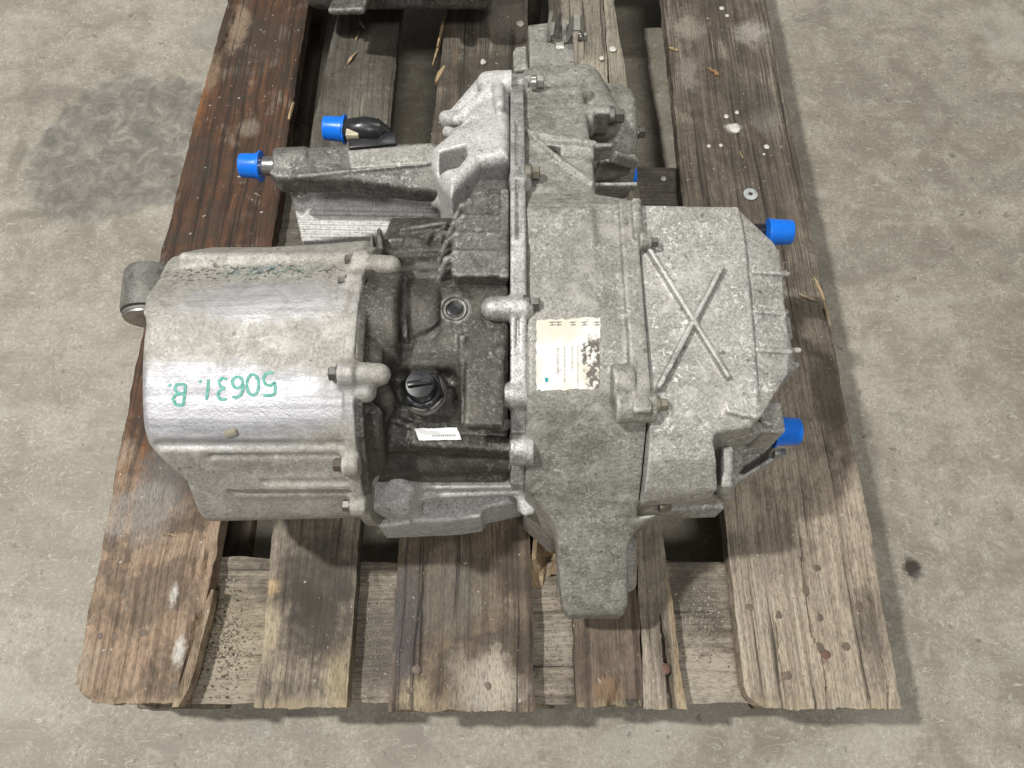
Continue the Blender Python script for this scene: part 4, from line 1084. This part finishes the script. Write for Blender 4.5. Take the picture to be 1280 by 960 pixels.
ribbon('label_dot', [[(681,473),(685,474)],[(681,475.5),(685,476)]], 3.4, plain('teal_ink',(.03,.42,.45),.5), .0012, parent=lab)
WL = NT('white_label'); WL = WL.done((.82,.83,.83), .45)
lab2 = patch('label', [(518,536),(571,533.5),(577,550),(524,551)], 18, 6, WL, .0010, 'small white label with a cut corner on the oily casting', holes=.5)
st = []
for y0_, xa, xb in ((540,536,566),(545.5,540,569)):
    xx = xa
    while xx < xb:
        l_ = random.uniform(1.2,2.6); st.append([(xx,y0_),(xx+l_,y0_)]); xx += l_+.8
ribbon('label_print', st, 2.0, plain('label_print_grey',(.40,.41,.42),.6), .0014, parent=lab2, rag=0)

# ================================================================== loose things
def lonely(name, vf, m, loc, rz, label, cat, group=None, rx=0):
    o = mesh_obj(name, vf[0], vf[1], m); o.location = loc; o.rotation_euler = (rx, 0, rz); tag(o, label, cat, group); return o
RND = random.Random(3)
PALE = plain('fresh_wood', (.44,.32,.18), .75); PALE2 = plain('split_wood', (.42,.33,.22), .75); WHITE = plain('white_plaster', (.72,.70,.65), .7)
# washer
p = P(938,243,.0012)
bm = bmesh.new(); sg = 40; R_ = [(.0028,0),(.0028,.0012),(.0052,.0013),(.0088,.0012),(.0092,.0008),(.0092,0)]
rows = [[bm.verts.new((r*math.cos(2*math.pi*k/sg), r*math.sin(2*math.pi*k/sg), z)) for k in range(sg)] for r, z in R_]
for i in range(len(rows)):
    a, b = rows[i], rows[(i+1)%len(rows)]
    for k in range(sg): bm.faces.new((a[k], a[(k+1)%sg], b[(k+1)%sg], b[k]))
bmesh.ops.recalc_face_normals(bm, faces=bm.faces)
o = bm_obj('washer', bm, plain('washer_zinc', (.52,.55,.54), .4, .4)); o.location = p
tag(o, 'round pale zinc washer lying on the right-hand pallet board', 'washer')

# wood splinters and chips
def sliver(px, py, L, wd, th, rz, m, label, h=.001, rx=0): return lonely('wood_splinter', chip_mesh(L, wd, th, RND), m, P(px,py,h), rz, label, 'splinter', 'loose wood splinters', rx)
sliver(440,72,.028,.009,.003,-.45,PALE,'short fresh splinter lying lowest on the grey second board')
sliver(447,45,.022,.004,.002,-.25,PALE,'thin pale splinter in the middle of the grey second board')
sliver(452,30,.020,.008,.003,.5,PALE2,'brown wood chip uppermost on the grey second board')
sliver(1022,358,.055,.006,.004,.22,PALE,'long pale splinter peeling off the right edge of the right-hand board',-.001)
sliver(1032,388,.040,.007,.004,.12,PALE,'pale splinter hanging over the right edge just below the longer one',-.002)
sliver(1010,372,.022,.010,.003,1.1,PALE2,'flat wood chip lying beside the capped right side of the cover')
sliver(1056,532,.014,.004,.003,-.8,PALE,'tiny pale splinter sticking out of the right edge lower down',-.002)
sliver(213,668,.018,.003,.002,1.35,PALE,'small pale splinter lying across the left board')
sliver(892,90,.020,.012,.004,.8,plain('orange_chip',(.30,.18,.09),.75),'orange-brown wood chip on the far end of the right-hand board')
sliver(842,62,.016,.010,.004,1.2,PALE,'pale chip on the inner edge of the right-hand board far end')
sliver(926,193,.014,.004,.003,.2,PALE,'tiny splinter beside the nail hole above the washer')
# pieces of the pallet itself that have split off along the edges
def shard(pts, h, wds, th, m):
    vv, ff = [], []
    for (px,py), wd in zip(pts, wds):
        c = P(px,py,h)
        for sx, sz in ((-1,-1),(1,-1),(.7,1),(-.8,1)): vv.append((c.x+sx*wd/2+RND.uniform(-.0006,.0006), c.y, c.z+sz*th/2+RND.uniform(-.0008,.0008)))
    for i in range(len(pts)-1):
        for k in range(4): k2=(k+1)%4; ff.append((i*4+k,i*4+k2,(i+1)*4+k2,(i+1)*4+k))
    ff.append((3,2,1,0)); b=(len(pts)-1)*4; ff.append((b,b+1,b+2,b+3))
    return mesh_obj('broken_edge', vv, ff, m, pallet)
WS = wood('broken_wood', ((.16,.11,.07),(.46,.36,.25)), ((.2,.13,.07),(.5,.36,.2)), seed=13, da=.2)
shard([(268,738),(262,760),(255,785),(247,812),(240,840),(232,862),(222,884)], -.006, [.004,.009,.010,.010,.011,.012,.008], .012, WS)
shard([(547,60),(553,35),(556,22)], -.003, [.003,.005,.002], .006, PALE); shard([(541,82),(549,55),(552,40)], -.006, [.002,.004,.002], .004, PALE); shard([(545,104),(550,92),(556,84)], -.002, [.004,.009,.004], .006, PALE)
shard([(361,150),(363,140),(367,128)], -.002, [.002,.004,.002], .004, PALE)
# white crumbs and flecks, each its own
CR = plain('white_crumb', (.66,.64,.58), .8)
def crumb(px, py, r, label, flat=.4, h=0.0, m=CR):
    bm = bmesh.new(); bmesh.ops.create_icosphere(bm, subdivisions=2, radius=1)
    for v in bm.verts:
        f = 1+.35*mnoise.noise(v.co*1.7+Vector((px,py,0))); v.co = Vector((v.co.x*r*f, v.co.y*r*f, v.co.z*r*flat*f))
    o = bm_obj('plaster_crumb', bm, m, smooth=True); o.location = P(px,py,h)+Vector((0,0,r*flat*.5)); tag(o, label, 'crumb', 'white crumbs scattered on the pallet boards'); return o
crumb(604,79,.0045,'round white pellet on the dark middle board above the bell',.8)
crumb(918,161,.0085,'largest white plaster crumb on the right-hand board',.25)
crumb(908,146,.0035,'small white crumb left above the largest one'); crumb(921,141,.003,'small white crumb right above the largest one')
crumb(886,183,.003,'left one of the two white crumbs below the largest crumb'); crumb(901,182,.0028,'right one of the two white crumbs below the largest crumb')
crumb(958,184,.0038,'white crumb near the outer edge above the washer'); crumb(955,193,.002,'tiny white crumb just below the one near the outer edge')
crumb(829,224,.004,'white crumb on the cross board in the gap beside the cover',.4,-.022)
crumb(902,11,.004,'white crumb at the far end of the right-hand board'); crumb(909,20,.003,'smaller white crumb at the far end of the right-hand board')
crumb(650,30,.006,'white flake on the far end of the dark middle board',.25); crumb(766,62,.0055,'pale crumb on the pale board beside the far mount',.35); crumb(752,73,.004,'smaller pale crumb left of the one beside the far mount',.35)
# grit swept together on the front cross board
vv, ff = [], []
def grit(n, fx, fy, z, smax):
    for _ in range(n):
        px, py = fx(), fy(); c = P(px, py, z); r = RND.uniform(.0004, smax); b = len(vv)
        a0 = RND.uniform(0, 6.28); el = RND.uniform(.4,1.0)
        for k in range(4):
            a_ = a0+k*math.pi/2; vv.append((c.x+r*math.cos(a_)*RND.uniform(.7,1.2), c.y+r*el*math.sin(a_)*RND.uniform(.7,1.2), c.z+r*.1))
        vv.append((c.x, c.y, c.z+r*RND.uniform(.5,.9)))
        for k in range(4): ff.append((b+k, b+(k+1)%4, b+4))
        ff.append((b+3,b+2,b+1,b))
g_ = RND.gauss
grit(620, lambda: g_(275,18), lambda: min(872,max(725,g_(800,32))), -.0215, .0019)
grit(420, lambda: g_(880,18), lambda: min(860,max(715,g_(775,24))), -.0215, .0014)
grit(160, lambda: g_(462,12), lambda: min(872,max(725,g_(800,40))), -.0215, .0012)
grit(200, lambda: RND.uniform(680,715), lambda: RND.uniform(720,870), -.0215, .0011)
grit(150, lambda: RND.uniform(500,650), lambda: RND.uniform(700,880), .0006, .0009)
grit(170, lambda: RND.uniform(860,960), lambda: RND.uniform(20,240), .0006, .0010)
grit(120, lambda: RND.uniform(930,1060), lambda: RND.uniform(600,870), .0006, .0009)
GR = NT('grit'); GR = GR.done(GR.mix(GR.ramp(GR.noise(260,2),.4,.6), (.10,.08,.06), (.50,.45,.36)), .8)
o = mesh_obj('grit', vv, ff, GR); o['kind'] = 'stuff'; o['label'] = 'loose grit and wood dust on the pallet boards'
# crumpled brown paper wedged below the leg
bm = bmesh.new(); base = [(668,664),(690,655),(702,668),(703,700),(699,732),(692,712),(683,722),(672,726),(666,705)]
n_u, n_v = 9, 12; grid = {}
for i in range(n_u):
    for j in range(n_v):
        u, t_ = i/(n_u-1), j/(n_v-1)
        px = 668+u*38-6*t_*(1-u); py = 655+t_*72+10*math.sin(u*7)*t_
        hh = -.019 + .030*abs(mnoise.noise(Vector((u*3.1, t_*2.4, 4.2)))) + .012*math.sin(u*5+t_*3)
        grid[i,j] = bm.verts.new(P(px,py,hh))
for i in range(n_u-1):
    for j in range(n_v-1): bm.faces.new((grid[i,j],grid[i,j+1],grid[i+1,j+1],grid[i+1,j]))
ret = bmesh.ops.extrude_face_region(bm, geom=list(bm.faces))
for g in ret['geom']:
    if isinstance(g, bmesh.types.BMVert): g.co.z += .0012
bmesh.ops.recalc_face_normals(bm, faces=bm.faces)
o = bm_obj('crumpled_paper', bm, plain('brown_paper', (.33,.245,.15), .75)); tag(o, 'crumpled brown paper scrap wedged in the gap left of the leg', 'paper')

# ---- another machine at the far end of the pallet, only its near edge in view
N = thing('machine_part', 'dark greasy casting at the very top edge beyond the transmission', 'machine part', (-.10, 1.0, DECK))
v = Vol((-.30,.03), (.79,1.17), (-.008,.20), .0028)
v.add(box((-.13,1.003,.12), (.13,.125,.075), .02), 0)
v.add(cyl((-.25,.967,.10),(-.20,.967,.10),.075,r=.01), .01); v.add(cyl((-.06,.882,.12),(-.02,.882,.12),.026,r=.006), .006)
v.add(bar((-.215,.872,.075),(-.165,.862,.085),.05,.010,.003), .004); v.add(bar((-.20,.887,.05),(-.20,.897,.12),.03,.03,.003), .006)
for x_ in (-.21,-.05):
    for y_ in (.99,1.08): v.add(cyl((x_,y_,.0),(x_,y_,.07),.022,r=.003), .006)
nb_ = v.mesh('casting', GRIMY, N)
SURF.pop()
for x_, y_ in ((-.150,.864),(-.085,.868)):
    lathe('bolt', [(.011,-.02),(.011,.001),(.0085,.0015),(.0085,.010),(.007,.011),(.002,.011)], (x_,y_,DECK+.098), (0,-.8,.6), STEELD, N, seg=24, hexes=(2,3,4), auto=25)
